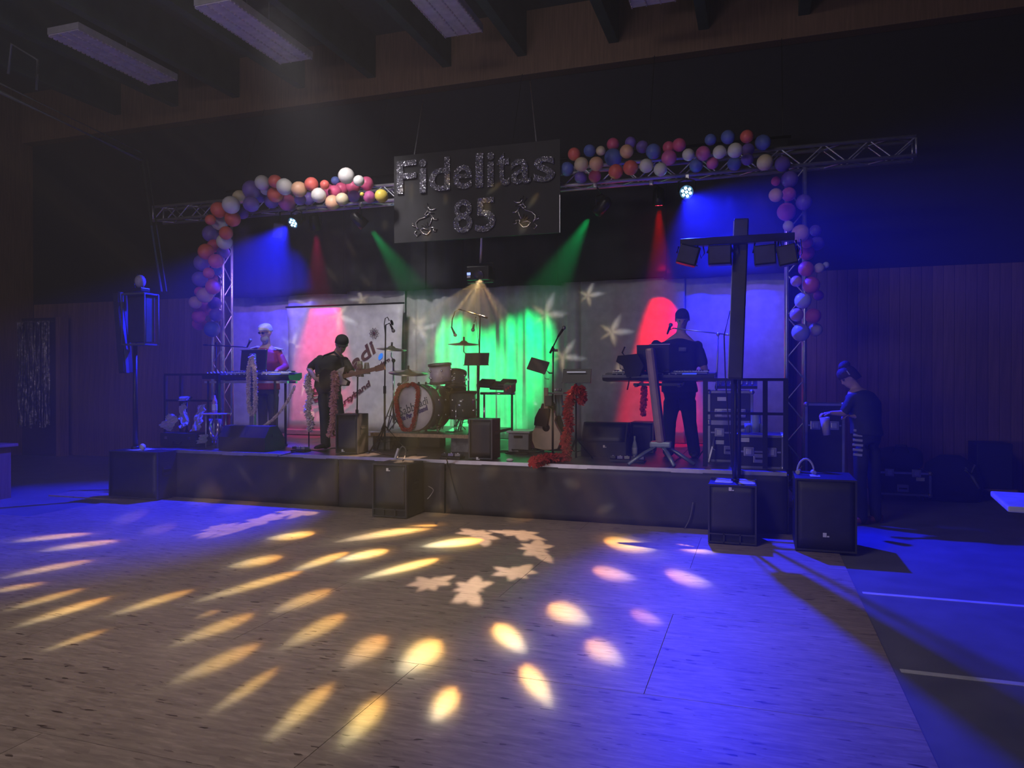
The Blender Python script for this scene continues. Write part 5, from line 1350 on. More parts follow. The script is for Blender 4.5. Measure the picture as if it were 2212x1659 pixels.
t = music_stand('black music stand with a pale light strip, red boa hanging from it', 1216, 1277, 797, 827, YM2, STAGE_Z, strip=True, xb=1243, tripr=.2)
boa('feather_boa', 'red feather boa hanging from the music stand down to the stage', [PY(1256, 832, 8.5), PY(1257, 858, 8.5), PY(1250, 872, 8.48)], .05, M['boa_red'], seed=8)
boa('feather_boa', 'long red feather boa trailing from the music stand into a heap on the stage edge', [PY(1250, 835, 8.45), PY(1238, 845, 8.44), PY(1227, 880, 8.44), PY(1230, 915, 8.44), PY(1222, 950, 8.42), PZ(1222, 985, STAGE_Z + .06), PZ(1190, 988, STAGE_Z + .06), PZ(1165, 992, STAGE_Z + .06), PZ(1150, 998, STAGE_Z + .05)], .058, M['boa_red'], seed=9)

# ---------------------------------------------------------------- left keyboard
YK = 8.95
xk0, xk1 = pxw(448, YK), pxw(638, YK); zk = PY(540, 812, YK).z
def keyboard(label, x0, x1, y, z, d=.32, tilt=.06):
    t = thing('keyboard', label, 'keyboard', ((x0 + x1) / 2, y, z)); w_ = x1 - x0; c = Vector(((x0 + x1) / 2, y, z))
    MB().prism([(0, -.02), (.02, -.055), (d * .8, -.07), (d, -.03), (d, .045), (d * .5, .03), (d * .48, .012), (0, .012)][::1], x0, x1, (0, y - d / 2, z), (Vector((0, 1, 0)), Vector((0, 0, 1)), Vector((1, 0, 0)))).build('case', mat('keyboard_black', (.035, .035, .045), .3), t)
    # the keys face the player (far side); the panel shows to the hall
    nk = 36; kw = (w_ - .16) / nk
    km = MB().box((0, 0, 0), (kw * .92, .13, .014), bev=.002).mesh('white_key', mat('key_white', (.8, .8, .8), .3)); kb = MB().box((0, 0, 0), (kw * .5, .085, .016), bev=.002).mesh('black_key', M['black_plastic'])
    for k in range(nk):
        o = bpy.data.objects.new('white_key', km); COL.objects.link(o); o.location = (x0 + .08 + kw * (k + .5), y + d / 2 - .075, z + .052); hook(o, t)
        if k % 7 in (0, 1, 3, 4, 5):
            o = bpy.data.objects.new('black_key', kb); COL.objects.link(o); o.location = (x0 + .08 + kw * (k + 1), y + d / 2 - .10, z + .064); hook(o, t)
    MB().box((c.x, y - .02, z + .032), (w_ * .86, .012, .01)).build('control_strip', mat('control_grey', (.45, .45, .5), .4), t)
    for k in range(10): MB().cyl((x0 + w_ * (.12 + .06 * k), y - .07, z + .012), (x0 + w_ * (.12 + .06 * k), y - .07, z + .03), .01, n=8).build('knob', mat('knob_pale', (.5, .5, .52), .4), t)
    MB().box((c.x + w_ * .28, y - .09, z + .02), (.16, .07, .012), rot=(.2, 0, 0)).build('display', mat('dim_display', (.1, .12, .3), .3, emit=(.1, .2, .9), estr=.3), t)
    return t
keyboard('long black stage keyboard before the bearded player at the left', xk0 + .25, xk1, YK, zk)
t = thing('mixer', 'small mixer with pale buttons at the left end of the left keyboard', 'mixer', PY(475, 806, YK))
c = Vector((pxw(470, YK), YK + .02, zk + .0)); MB().box(c, (.36, .28, .06), rot=(.12, 0, 0), bev=.008).build('case', M['black_plastic'], t)
for i in range(5):
    for j in range(3): MB().cyl(c + Vector((-.13 + .065 * i, -.08 + .07 * j, .03 + .008 * j)), c + Vector((-.13 + .065 * i, -.08 + .07 * j, .05 + .008 * j)), .011, n=8).build('knob', mat('knob_pale', (.5, .5, .52), .4), t)
t = thing('keyboard_stand', 'grey table-style stand under the left keyboard', 'stand', (pxw(545, YK), YK, STAGE_Z))
for yy in (-.10, .10): MB().box(((xk0 + xk1) / 2, YK + yy, zk - .09), (xk1 - xk0 - .1, .04, .03)).build('rail', M['alu'], t)
for xx in (xk0 + .12, xk1 - .25):
    for yy in (-.12, .12): MB().cyl((xx, YK + yy, STAGE_Z + .01), (xx, YK + yy, zk - .075), .018, n=8).build('leg', M['black_metal'], t)
    MB().cyl((xx, YK - .15, STAGE_Z + .015), (xx, YK + .15, STAGE_Z + .015), .018, n=8).build('foot', M['black_metal'], t)
t = thing('monitor_screen', 'dark flat screen seen from behind above the left keyboard', 'screen', PY(548, 778, YK - .02))
a, b = PY(521, 800, YK + .02), PY(576, 755, YK + .02)
MB().box((a + b) / 2, (b.x - a.x, .02, b.z - a.z), rot=(-.12, 0, 0), bev=.004).build('screen_back', M['black_plastic'], t)
MB().box(((a.x + b.x) / 2, YK - .0, b.z - .002), (b.x - a.x, .024, .008), rot=(-.12, 0, 0)).build('top_edge', M['alu'], t)
MB().tube([(a.x + .02, YK + .06, zk + .025), (a.x + .02, YK + .04, a.z), (b.x - .02, YK + .04, a.z), (b.x - .02, YK + .06, zk + .025)], .008, 6).build('bracket', M['alu'], t)
t = stand('microphone_stand', 'boom microphone stand reaching in from the left to the bearded player', (pxw(467, 9.5), 9.5, STAGE_Z), PY(467, 742, 9.5), boom=(PY(440, 745, 9.5), PY(534, 750, 9.2)), micd=(.5, -.2, .6), trip=.3)
for q in range(2): pass
boa('feather_boa', 'pale pink boa looped in a long oval in front of the left keyboard', [PY(543, 768, 8.70), PY(538, 800, 8.68), PY(537, 850, 8.68), PY(539, 884, 8.68), PY(545, 893, 8.68), PY(551, 884, 8.68), PY(552, 850, 8.68), PY(550, 800, 8.68), PY(545, 766, 8.69)], .032, M['boa_white'], seed=10)
t = thing('column_keyboard_stand', 'slim metal column standing in front of the left keyboard, holding the looped boa', 'stand', (pxw(545, 8.76), 8.76, STAGE_Z))
xc_ = pxw(546, 8.77)
MB().box((xc_, 8.77, (STAGE_Z + .05 + PY(545, 764, 8.77).z) / 2), (.085, .05, PY(545, 764, 8.77).z - STAGE_Z - .05), bev=.01).build('column', mat('column_grey', (.30, .30, .33), .35, .5), t)
for a in (3.6, 4.9, 6.0): MB().tube([(xc_, 8.77, STAGE_Z + .2), (xc_ + .25 * math.cos(a), 8.77 + .18 * math.sin(a), STAGE_Z + .012)], .014, 6).build('leg', M['black_metal'], t)
boa('feather_boa', 'thin pale boa stretched from the right end of the left keyboard to the stage floor', [PY(637, 832, 8.8), PY(628, 852, 8.78), PY(612, 880, 8.76), PY(590, 905, 8.74), PY(566, 922, 8.72)], .020, M['boa_white'], seed=11)
# red cloth and clutter under/right of the left keyboard
def crumple(name, label, c, sx, sz, m, cat, rot=0, seed=0, yaw=0, n=9):
    rn = random.Random(seed); c = Vector(c); mb = MB()
    pts = {}
    def fn(u, v):
        k = (round(u * n), round(v * n))
        if k not in pts:
            x = (u - .5) * sx * (1 - .3 * v * rn.random()); z = (v - .5) * sz; y = rn.uniform(-1, 1) * .035
            x, z = x * math.cos(rot) - z * math.sin(rot), x * math.sin(rot) + z * math.cos(rot)
            pts[k] = c + Vector((x * math.cos(yaw), y + x * math.sin(yaw) + z * .55, z))
        return pts[k]
    mb.grid(fn, n, n, smooth=False); return tag(mb.build(name, m), label, cat)
foil = mat('glossy_paper', (.8, .8, .85), .3)
_n = foil.node_tree; _b = _n.nodes['Principled BSDF']; _o = _n.nodes['Material Output']
_t = _n.nodes.new('ShaderNodeBsdfTranslucent'); _t.inputs[0].default_value = (.75, .75, .8, 1); _m = _n.nodes.new('ShaderNodeMixShader'); _m.inputs[0].default_value = .7
_n.links.new(_b.outputs[0], _m.inputs[1]); _n.links.new(_t.outputs[0], _m.inputs[2]); _n.links.new(_m.outputs[0], _o.inputs[0])
Yp = 8.5
t = music_stand('bare black stand holding crumpled sheets at the left stage front', 385, 412, 858, 866, 8.6, STAGE_Z, tilt=.9, xb=400, tripr=.15)
crumple('paper_sheet', 'flat sheet standing highest in the blue-lit clutter at the left stage front', PY(397, 861, Yp), .17, .06, foil, 'paper', .05, 1)
crumple('paper_sheet', 'tall slanting folded sheet in the middle of the blue-lit clutter', PY(396, 897, Yp), .12, .36, foil, 'paper', .55, 2)
crumple('plastic_bag', 'crumpled shiny bag at the left of the blue-lit clutter', PY(366, 912, Yp), .26, .20, foil, 'bag', -.3, 3)
crumple('plastic_bag', 'long shiny crumpled bag at the right of the blue-lit clutter', PY(430, 902, Yp), .14, .36, foil, 'bag', .12, 4)
crumple('plastic_bag', 'small shiny crumpled wrapper lying lowest in the blue-lit clutter', PY(437, 948, Yp - .1), .16, .12, foil, 'bag', .1, 6)
t = thing('equipment_case', 'low dark open case under the blue-lit sheets', 'case', (pxw(400, 8.55), 8.55, STAGE_Z))
MB().box((pxw(400, 8.6), 8.62, STAGE_Z + .10), (.62, .34, .19), bev=.012).build('shell', M['black_fabric'], t)
for xx in (-.2, .2): MB().box((pxw(400, 8.6) + xx, 8.447, STAGE_Z + .13), (.05, .012, .04), bev=.003).build('latch', chrome, t)
MB().tube([(pxw(400, 8.6) - .07, 8.445, STAGE_Z + .08), (pxw(400, 8.6) - .06, 8.42, STAGE_Z + .05), (pxw(400, 8.6) + .06, 8.42, STAGE_Z + .05), (pxw(400, 8.6) + .07, 8.445, STAGE_Z + .08)], .009, 6).build('handle', M['black_plastic'], t)
# drinks stand
Yt2 = 8.55; ztb = PY(470, 894, Yt2).z; xt = pxw(466, Yt2)
t = thing('side_table', 'small pink-lit side table with chrome legs left of the big floor monitor', 'table', (xt, Yt2, STAGE_Z))
MB().box((xt, Yt2, ztb), (.30, .24, .018), bev=.004).build('table_top', mat('pale_laminate', (.55, .45, .55), .3), t)
for sx in (-.1, .1):
    for sy in (-.08, .08): MB().cyl((xt + sx, Yt2 + sy, STAGE_Z + .001), (xt + sx, Yt2 + sy, ztb - .008), .011, n=8).build('leg', M['alu'], t)
t = thing('bottle', 'plastic bottle with pale label standing on the side table', 'bottle', (xt, Yt2, ztb + .009))
MB().lathe([(.001, 0), (.034, 0), (.036, .02), (.034, .12), (.036, .16), (.028, .19), (.013, .22), (.013, .25), (.001, .25)], (xt - .02, Yt2, ztb + .0095), (0, 0, 1), 16).build('bottle_body', mat('pink_plastic', (.55, .3, .5), .15, spec=.7), t)
MB().lathe([(.0365, .04), (.0375, .045), (.0375, .12), (.0365, .125)], (xt - .02, Yt2, ztb + .0095), (0, 0, 1), 16).build('bottle_label', M['white_plastic'], t)
rc = mat('red_cloth', (.45, .03, .06), .8)
a, b = PY(482, 930, Yt2 + .15), PY(498, 893, Yt2 + .15)
tag(MB().grid(lambda u, v: Vector((a.x + (b.x - a.x) * u, Yt2 + .15 + .02 * math.sin(u * 12), a.z + (b.z - a.z) * v)), 8, 4, thick=(0, .006, 0)).build('cloth', rc), 'red cloth hanging beside the small side table', 'cloth')
t = thing('saxophone', 'curved metal horn standing below the side table', 'instrument', (pxw(462, 8.3), 8.3, STAGE_Z))
MB().tube([PY(455, 905, 8.38), PY(454, 925, 8.36), PY(458, 943, 8.35), PY(466, 947, 8.35), PY(471, 935, 8.35), PY(472, 905, 8.35)], [.03, .024, .026, .03, .032, .045], 12).build('horn_tube', mat('lilac_brass', (.5, .42, .55), .2, .8), t)
t = thing('bottle', 'clear bottle on the floor between the left bass cabinet and the stage skirt', 'bottle', PZ(346, 1062))
p = PZ(347, 1063, FZ); gls = mat('clear_bottle', (.45, .5, .48), .1, spec=.8)
MB().lathe([(.001, 0), (.036, 0), (.038, .02), (.037, .14), (.03, .18), (.014, .22), (.014, .27), (.001, .27)], p, (0, 0, 1), 16).build('bottle_body', gls, t)
MB().lathe([(.038, .04), (.039, .045), (.039, .115), (.038, .12)], p, (0, 0, 1), 16).build('bottle_label', M['white_plastic'], t)

# ---------------------------------------------------------------- right keyboard on its column stand
YQ = 8.8
xq0, xq1 = pxw(1302, YQ), pxw(1545, YQ); zq = PY(1420, 812, YQ).z
keyboard('long black stage keyboard of the player in dark T-shirt', xq0 + .03, xq1, YQ, zq, .36)
t = thing('column_keyboard_stand', 'brown tapered column stand with splayed metal feet carrying the right keyboard', 'stand', (pxw(1425, 8.5), 8.5, STAGE_Z))
c0, c1 = PY(1428, 958, 8.5), PY(1404, 752, 8.5)
d_ = (c1 - c0).normalized(); xx, yy, dd = frame(d_)
RM = Matrix((xx, yy, dd)).transposed(); 
MB().box((c0 + c1) / 2, (.165, .10, (c1 - c0).length), rot=RM, bev=.03).build('column', mat('column_bronze', (.33, .22, .17), .4, .3), t)
MB().box((c0 + c1) / 2 + Vector((-.02, -.052, 0)), (.03, .01, (c1 - c0).length - .02), rot=RM).build('groove', mat('column_pale', (.55, .5, .5), .35, .4), t)
MB().box(c0 + Vector((0, 0, -.01)), (.24, .16, .07), bev=.02).build('hub', mat('foot_grey', (.30, .36, .38), .4, .5), t)
for (u, v, Yq_) in ((1357, 1003, 0), (1449, 1014, 0), (1500, 1003, 0), (1470, 985, 0)):
    e = PZ(u, v, STAGE_Z + .02)
    if e.y < YF + .03: e.y = YF + .03
    MB().tube([c0 + Vector((0, 0, -.0)), c0.lerp(e, .5) + Vector((0, 0, .01)), e], [.026, .024, .02], 8).build('leg', mat('foot_grey', (.30, .36, .38), .4, .5), t)
for z_ in (zq - .1,):
    for u in (-.2, .28): MB().box(((c0.x + c1.x) / 2 - .02 + u, 8.72, z_), (.03, .5, .03), rot=(.06, 0, 0)).build('support_arm', M['black_metal'], t)
    MB().box(((c0.x + c1.x) / 2 + .02, 8.56, z_), (.56, .03, .03)).build('cross_arm', M['black_metal'], t)
a, b = PY(1376, 803, 8.7), PY(1446, 746, 8.7)
t = thing('laptop', 'open black laptop seen from behind on the right keyboard', 'laptop', ((a.x + b.x) / 2, 8.8, zq))
MB().box(((a.x + b.x) / 2, 8.7, (a.z + b.z) / 2 + .01), (b.x - a.x, .014, b.z - a.z), rot=(.18, 0, 0), bev=.004).build('screen', M['black_plastic'], t)
MB().box(((a.x + b.x) / 2 + .08, 8.665, b.z + .012), ((b.x - a.x) * .62, .014, .008), rot=(.18, 0, 0)).build('screen_edge', mat('pale_edge', (.6, .58, .65), .3), t)
MB().box(((a.x + b.x) / 2, 8.83, zq + .05), (b.x - a.x, .24, .016), bev=.004).build('base', M['black_plastic'], t)
t = thing('shoulder_bag', 'small black bag with bent gooseneck hanging at the left of the right keyboard', 'bag', PY(1358, 790, 8.6))
MB().prism([(-.13, .10), (.10, .12), (.17, -.02), (.12, -.14), (-.03, -.15), (-.07, -.02), (-.15, .03)], -.05, .05, PY(1360, 787, 8.62)).build('bag_body', M['black_fabric'], t)
MB().tube([PY(1352, 772, 8.62), PY(1344, 762, 8.62), PY(1350, 749, 8.62)], .010, 6).build('gooseneck', M['black_metal'], t)
MB().tube([PY(1338, 782, 8.6), PY(1340, 797, 8.6), PY(1347, 798, 8.6)], .006, 6).build('strap_loop', M['cord'], t)
MB().tube([PY(1362, 805, 8.6), PY(1358, 828, 8.58), PY(1355, 842, 8.6)], .008, 6).build('strap', M['cord'], t)
boa('feather_boa', 'short red boa hanging behind the bronze column stand', [PY(1391, 830, 8.62), PY(1391, 860, 8.62), PY(1389, 880, 8.62), PY(1390, 898, 8.62)], .035, M['boa_red'], seed=12)
t = stand('microphone_stand', 'microphone stand with long level boom to the right keyboard player', (pxw(1547, 9.0), 9.0, STAGE_Z), PY(1551, 722, 9.0), boom=(PY(1583, 724, 9.05), PY(1455, 709, 8.95)), m=M['alu'])
mic(t, PY(1441, 722, 8.92), (.35, 0, .9), .15); MB().tube([PY(1455, 709, 8.95), PY(1447, 712, 8.93)], .008, 6).build('clip', M['black_metal'], t)
p = PZ(1371, 985, STAGE_Z + .0005)
t = thing('bottle', 'glass bottle standing left of the bronze column stand', 'bottle', p)
MB().lathe([(.001, 0), (.033, 0), (.035, .02), (.034, .12), (.022, .17), (.012, .20), (.012, .25), (.001, .25)], p, (0, 0, 1), 16).build('bottle_body', gls, t)
MB().lathe([(.035, .03), (.036, .035), (.036, .10), (.035, .105)], p, (0, 0, 1), 16).build('bottle_label', M['white_plastic'], t)

# ---------------------------------------------------------------- pedals, cables, boxes on the stage
def pedalboard(label, px0, px1, py_, n=3):
    a, b = PZ(px0, py_, STAGE_Z), PZ(px1, py_, STAGE_Z); a.y = b.y = max((a.y + b.y) / 2, YF + .1)
    t = thing('pedalboard', label, 'pedal', (a + b) / 2); w_ = b.x - a.x
    MB().box(((a.x + b.x) / 2, a.y, STAGE_Z + .016), (w_, .16, .03), bev=.005).build('board', M['black_metal'], t)
    for k in range(n):
        c = Vector((a.x + w_ * (k + .5) / n, a.y, STAGE_Z + .05))
        o = MB().box(c, (w_ / n * .8, .12, .035), rot=(-.1, 0, 0), bev=.006).build('pedal', [M['black_plastic'], mat('pedal_violet', (.2, .18, .4), .4), mat('pedal_grey', (.25, .25, .27), .4)][k % 3], t)
        MB().cyl(c + Vector((0, -.03, .015)), c + Vector((0, -.03, .03)), .012, n=8).build('switch', chrome, o)
pedalboard('row of effect pedals before the guitarist at the stage edge', 632, 668, 976, 3)
pedalboard('row of dark effect pedals left of the bronze column stand', 1316, 1396, 998, 5)
pedalboard('small effect pedals at the stage edge beside the middle monitor', 950, 1000, 992, 3)
def cable(label, pts, r=.007, m=None, name='cable'):
    pts = [Vector(p) for p in pts]; out = []
    for i in range(len(pts) - 1):
        p0, p1, p2, p3 = pts[max(i - 1, 0)], pts[i], pts[i + 1], pts[min(i + 2, len(pts) - 1)]
        for j in range(6):
            s = j / 6; out.append(.5 * ((2 * p1) + (p2 - p0) * s + (2 * p0 - 5 * p1 + 4 * p2 - p3) * s * s + (3 * p1 - p0 - 3 * p2 + p3) * s ** 3))
    out.append(pts[-1]); return tag(MB().tube(out, r, 6).build(name, m or M['cord']), label, 'cable')
zc = STAGE_Z + .008
cable('black cable lying along the stage edge from the guitarist to the drum riser', [PZ(600, 985, zc), PZ(660, 972, zc), PZ(700, 975, zc), PZ(722, 968, zc), PZ(800, 975, zc), PZ(850, 985, zc), PZ(900, 982, zc)])
cable('black cable hanging over the stage edge right of the central bass cabinet', [PZ(962, 985, zc), PZ(966, 996, zc) , PY(968, 1005, YF - .06), PY(975, 1035, YF - .07), PY(988, 1075, YF - .08), PY(1000, 1100, YF - .12)])
cable('pale cable loop at the back corner of the central bass cabinet', [PY(925, 1050, 8.0), PY(936, 1058, 8.02), PY(930, 1070, 8.02), PY(923, 1078, 8.0)], .005, M['alu'])
cable('thin cable rising up the skirt left of the right bass cabinet', [PY(1478, 1143, YF - .07), PY(1490, 1120, YF - .07), PY(1497, 1085, YF - .07)], .006, mat('grey_cord', (.2, .2, .2), .5))
rc_ = random.Random(4)
for k in range(4):
    q = PZ(1105 + 14 * k, 976 + (k % 2) * 6, zc); q.z = STAGE_Z + .008 + .014 * k
    cable(['lowest', 'second', 'third', 'top'][k] + ' loose coil of the cable pile before the white storage box', [q + Vector((.16 * math.cos(a * .9) * (1 + .1 * rc_.random()), .10 * math.sin(a * .9), .006 * (a % 2))) for a in range(9)], .008, M['cord'])
cable('coiled pale cable with a white plug on the stage edge behind the bass cabinet', [PZ(858, 990, zc), PY(862, 975, 8.4), PY(868, 965, 8.4), PY(875, 968, 8.42), PY(876, 980, 8.42), PZ(872, 992, zc)], .008, mat('grey_cord', (.2, .2, .2), .5))
q = PZ(857, 992, STAGE_Z)
tag(MB().box(q + Vector((0, 0, .07)), (.025, .02, .13), rot=(0, .35, 0), bev=.004).build('power_plug', M['white_plastic']), 'white upright plug block on the stage edge above the central bass cabinet', 'plug')
for k, px_ in enumerate((1078,)):
    q = PZ(px_, 1001, STAGE_Z + .02); q.y = max(q.y, YF + .04)
    tag(MB().ball(q, (.045, .03, .02), 12, 8).build('paper_ball', M['white_plastic']), 'small crumpled white tissue on the stage edge beside the middle monitor', 'tissue')
# white storage box
Yx = 9.25; xa, xb = pxw(1096, Yx), pxw(1143, Yx); z1 = PY(1120, 931, Yx).z
t = thing('storage_box', 'translucent white storage box with lid right of the drum riser', 'box', ((xa + xb) / 2, Yx + .2, STAGE_Z))
MB().box(((xa + xb) / 2, Yx + .2, (STAGE_Z + .002 + z1 - .03) / 2), (xb - xa - .02, .40, z1 - .03 - STAGE_Z), bev=.012).build('tub', mat('frosted_plastic', (.42, .42, .46), .35), t)
MB().box(((xa + xb) / 2, Yx + .2, z1 - .015), (xb - xa + .02, .44, .03), bev=.01).build('lid', mat('lid_white', (.8, .78, .82), .35), t)
MB().box(((xa + xb) / 2, Yx - .004, z1 - .075), (.12, .012, .03), bev=.003).build('latch', M['black_plastic'], t)

# ---------------------------------------------------------------- railings
def railing(label, xs, y, z0, ztop, zmid, name='railing', wpost=.05):
    t = thing(name, label, 'railing', (xs[0], y, z0))
    MB().box(((xs[0] + xs[-1]) / 2, y, ztop), (xs[-1] - xs[0] + wpost, .035, .03)).build('top_rail', M['black_metal'], t)
    MB().box(((xs[0] + xs[-1]) / 2, y, zmid), (xs[-1] - xs[0], .03, .03)).build('middle_rail', M['black_metal'], t)
    for x in xs: MB().box((x, y, (z0 + ztop) / 2), (wpost, .045, ztop - z0 - .03)).build('post', M['black_metal'], t)
    return t
Yr2 = 8.28
railing('black stage railing at the right stage corner before the flight cases', [pxw(1524, Yr2), pxw(1584, Yr2), pxw(1653, Yr2), pxw(1704, Yr2) - .03], Yr2, STAGE_Z, PY(1600, 820, Yr2).z, PY(1600, 893, Yr2).z)
railing('black stage railing at the left end of the stage', [pxw(341, 8.6), pxw(375, 8.6), pxw(456, 8.6)], 8.75, STAGE_Z, PY(400, 809, 8.6).z, PY(400, 866, 8.6).z, wpost=.035)

# ---------------------------------------------------------------- flight cases
caseb = mat('case_black', (.022, .022, .028), .45); edge = mat('case_edge', (.45, .45, .52), .3, .7)
def flight_case(label, x0, x1, y0, y1, z0, z1, latch=2, lab=None, lid=.72, wheels=False, name='flight_case'):
    t = thing(name, label, 'case', ((x0 + x1) / 2, (y0 + y1) / 2, z0))
    zb = z0 + (.08 if wheels else .001)
    MB().box(((x0 + x1) / 2, (y0 + y1) / 2, (zb + z1) / 2), (x1 - x0 - .006, y1 - y0 - .006, z1 - zb - .004)).build('panel_body', caseb, t)
    w_ = .026
    for xx in (x0, x1):
        for yy in (y0, y1): MB().box((xx, yy, (zb + z1) / 2), (w_, w_, z1 - zb)).build('edge_profile', edge, t)
    for zz_ in (zb + .01, z1 - .01):
        for yy in (y0, y1): MB().box(((x0 + x1) / 2, yy, zz_), (x1 - x0, w_, w_)).build('edge_profile', edge, t)
        for xx in (x0, x1): MB().box((xx, (y0 + y1) / 2, zz_), (w_, y1 - y0, w_)).build('edge_profile', edge, t)
    zl = zb + (z1 - zb) * lid
    MB().box(((x0 + x1) / 2, y0 - .004, zl), (x1 - x0 - .04, .008, .018)).build('lid_seam', edge, t)
    for xx in (x0, x1):
        for zz_ in (zb + .01, z1 - .01): MB().ball((xx, y0, zz_), .03, 8, 6).build('ball_corner', edge, t)
    for k in range(latch):
        xx = x0 + (x1 - x0) * (k + .5) / latch
        c = Vector((xx, y0 - .012, zl)); MB().box(c, (.11, .012, .10), bev=.008).build('latch_plate', edge, t)
        MB().box(c + Vector((0, -.008, 0)), (.06, .012, .06), bev=.004).build('latch_wing', M['alu'], t)
    c = Vector(((x0 + x1) / 2, y0 - .01, zb + (z1 - zb) * .30)); MB().box(c, (.14, .012, .10), bev=.008).build('handle_cup', edge, t); MB().box(c + Vector((0, -.012, .0)), (.10, .014, .02), bev=.004).build('handle', M['black_plastic'], t)
    if lab: MB().box((x0 + (x1 - x0) * lab[0], y0 - .008, zb + (z1 - zb) * lab[1]), (.10, .006, .045)).build('paper_label', M['white_plastic'], t)
    if wheels:
        for xx in (x0 + .08, x1 - .08):
            for yy in (y0 + .08, y1 - .08): MB().cyl((xx - .015, yy, z0 + .04), (xx + .015, yy, z0 + .04), .038, n=14).build('castor', M['black_plastic'], t)
    return t
Yf2 = 8.95
zA = PY(1580, 845, Yf2).z; xA0, xA1 = pxw(1532, Yf2), pxw(1624, Yf2)
flight_case('tall black flight case with silver edges behind the right railing, lower half', xA0, xA1, Yf2, Yf2 + .55, STAGE_Z, STAGE_Z + (zA - STAGE_Z) * .55, 2, (.25, .5), .75)
flight_case('black flight case stacked on another behind the right railing, keyboard boom above it', xA0, xA1, Yf2, Yf2 + .55, STAGE_Z + (zA - STAGE_Z) * .55 + .004, zA, 2, (.3, .75), .3)
Yf3 = 8.75; xB0, xB1 = max(pxw(1590, Yf3), xA1 * 0 + pxw(1590, Yf3)), pxw(1690, Yf3) - .02
Yf3 = 8.38
xB0, xB1 = pxw(1590, Yf3) + .02, .24
zB = PY(1640, 940, Yf3).z
flight_case('low wide rack case with silver edge bands at the right stage corner', xB0, xB1, Yf3, Yf3 + .5, STAGE_Z, zB, 2, (.15, .85), .5)
t = thing('drinks_tray', 'glasses and a clear jug standing on the low rack case', 'jug', (pxw(1633, 8.6), 8.6, zB))
MB().lathe([(.001, 0), (.05, 0), (.055, .1), (.05, .2), (.052, .21), (.045, .2), (.045, .02), (.001, .02)], (pxw(1633, 8.6), 8.6, zB + .014), (0, 0, 1), 18).build('jug', mat('clear_blue_glass', (.45, .55, .65), .08, spec=.9), t)
for q in range(2):
    p = (pxw(1615 + 34 * q, 8.55), 8.55, zB + .014)
    tag(MB().lathe([(.001, 0), (.03, 0), (.034, .10), (.031, .10), (.027, .008), (.001, .008)], p, (0, 0, 1), 16).build('glass', gls), ['drinking glass left of the jug on the low rack case', 'drinking glass right of the jug on the low rack case'][q], 'glass')
t = thing('mixing_desk', 'small black mixing desk on top of the stacked flight cases', 'mixer', ((xA0 + xA1) / 2, 9.2, zA))
MB().prism([(0, 0.006), (0, .04), (.3, .10), (.34, .006)], xA0 + .06, xA1 + .06, (0, Yf2 + .06, zA + .02), (Vector((0, 1, 0)), Vector((0, 0, 1)), Vector((1, 0, 0)))).build('desk_body', M['black_plastic'], t)
for i in range(7):
    for j in range(3):
        MB().cyl((xA0 + .12 + .06 * i, Yf2 + .12 + .08 * j, zA + .075 + .015 * j), (xA0 + .12 + .06 * i, Yf2 + .12 + .08 * j, zA + .092 + .016 * j), .011, n=8).build('knob', mat('knob_pale', (.5, .5, .52), .4), t)
# papers on subs
def sheet(label, px0, px1, py_, z, Y, w_=.2, d_=.28, rot=0, m=None):
    c = Vector((pxw((px0 + px1) / 2, Y), Y, z + .003))
    return tag(MB().grid(lambda u, v: c + Vector(((u - .5) * (pxw(px1, Y) - pxw(px0, Y)), (v - .5) * d_, .004 * math.sin(u * 6) * v + .001)), 6, 4, thick=(0, 0, .0015)).build('paper_sheet', m or M['white_plastic']), label, 'paper')
sheet('white paper on top of the right bass cabinet, left of the pole', 1546, 1584, 0, z_r, Y2 + .24, d_=.3)
sheet('white paper on top of the right bass cabinet, right of the pole', 1597, 1632, 0, z_r, Y2 + .24, d_=.36)
sheet('white paper on top of the left bass cabinet', 290, 325, 0, z_l, Y4 + .22, d_=.3)
q = (pxw(305, Y4 + .1), Y4 + .12, z_l + .02)
tag(MB().ball((q[0], q[1], q[2] + .03), (.045, .035, .045), 10, 7).build('crumpled_cup', M['white_plastic']), 'crumpled white cup on the left bass cabinet', 'cup')
YH = Y3 + .3; zH = PY(1780, 1035, Y3).z
t = thing('headphones', 'pale headphones lying on the large right bass cabinet, band standing up', 'headphones', (pxw(1740, YH), YH, zH))
hx = pxw(1741, YH); pal = mat('headphone_pale', (.5, .5, .6), .35)
MB().tube([(hx + .075 * math.cos(a), YH, zH + .02 + .13 * math.sin(a)) for a in [PI * k / 12 for k in range(13)]], .010, 8).build('headband', pal, t)
for s in (-1, 1): MB().cyl((hx + s * .075, YH - .02, zH + .022), (hx + s * .06, YH + .01, zH + .03), .022, n=12).build('ear_cup', pal, t)
sheet('folded leaflet beside the headphones on the large right bass cabinet', 1750, 1772, 0, zH, YH - .1, d_=.14)

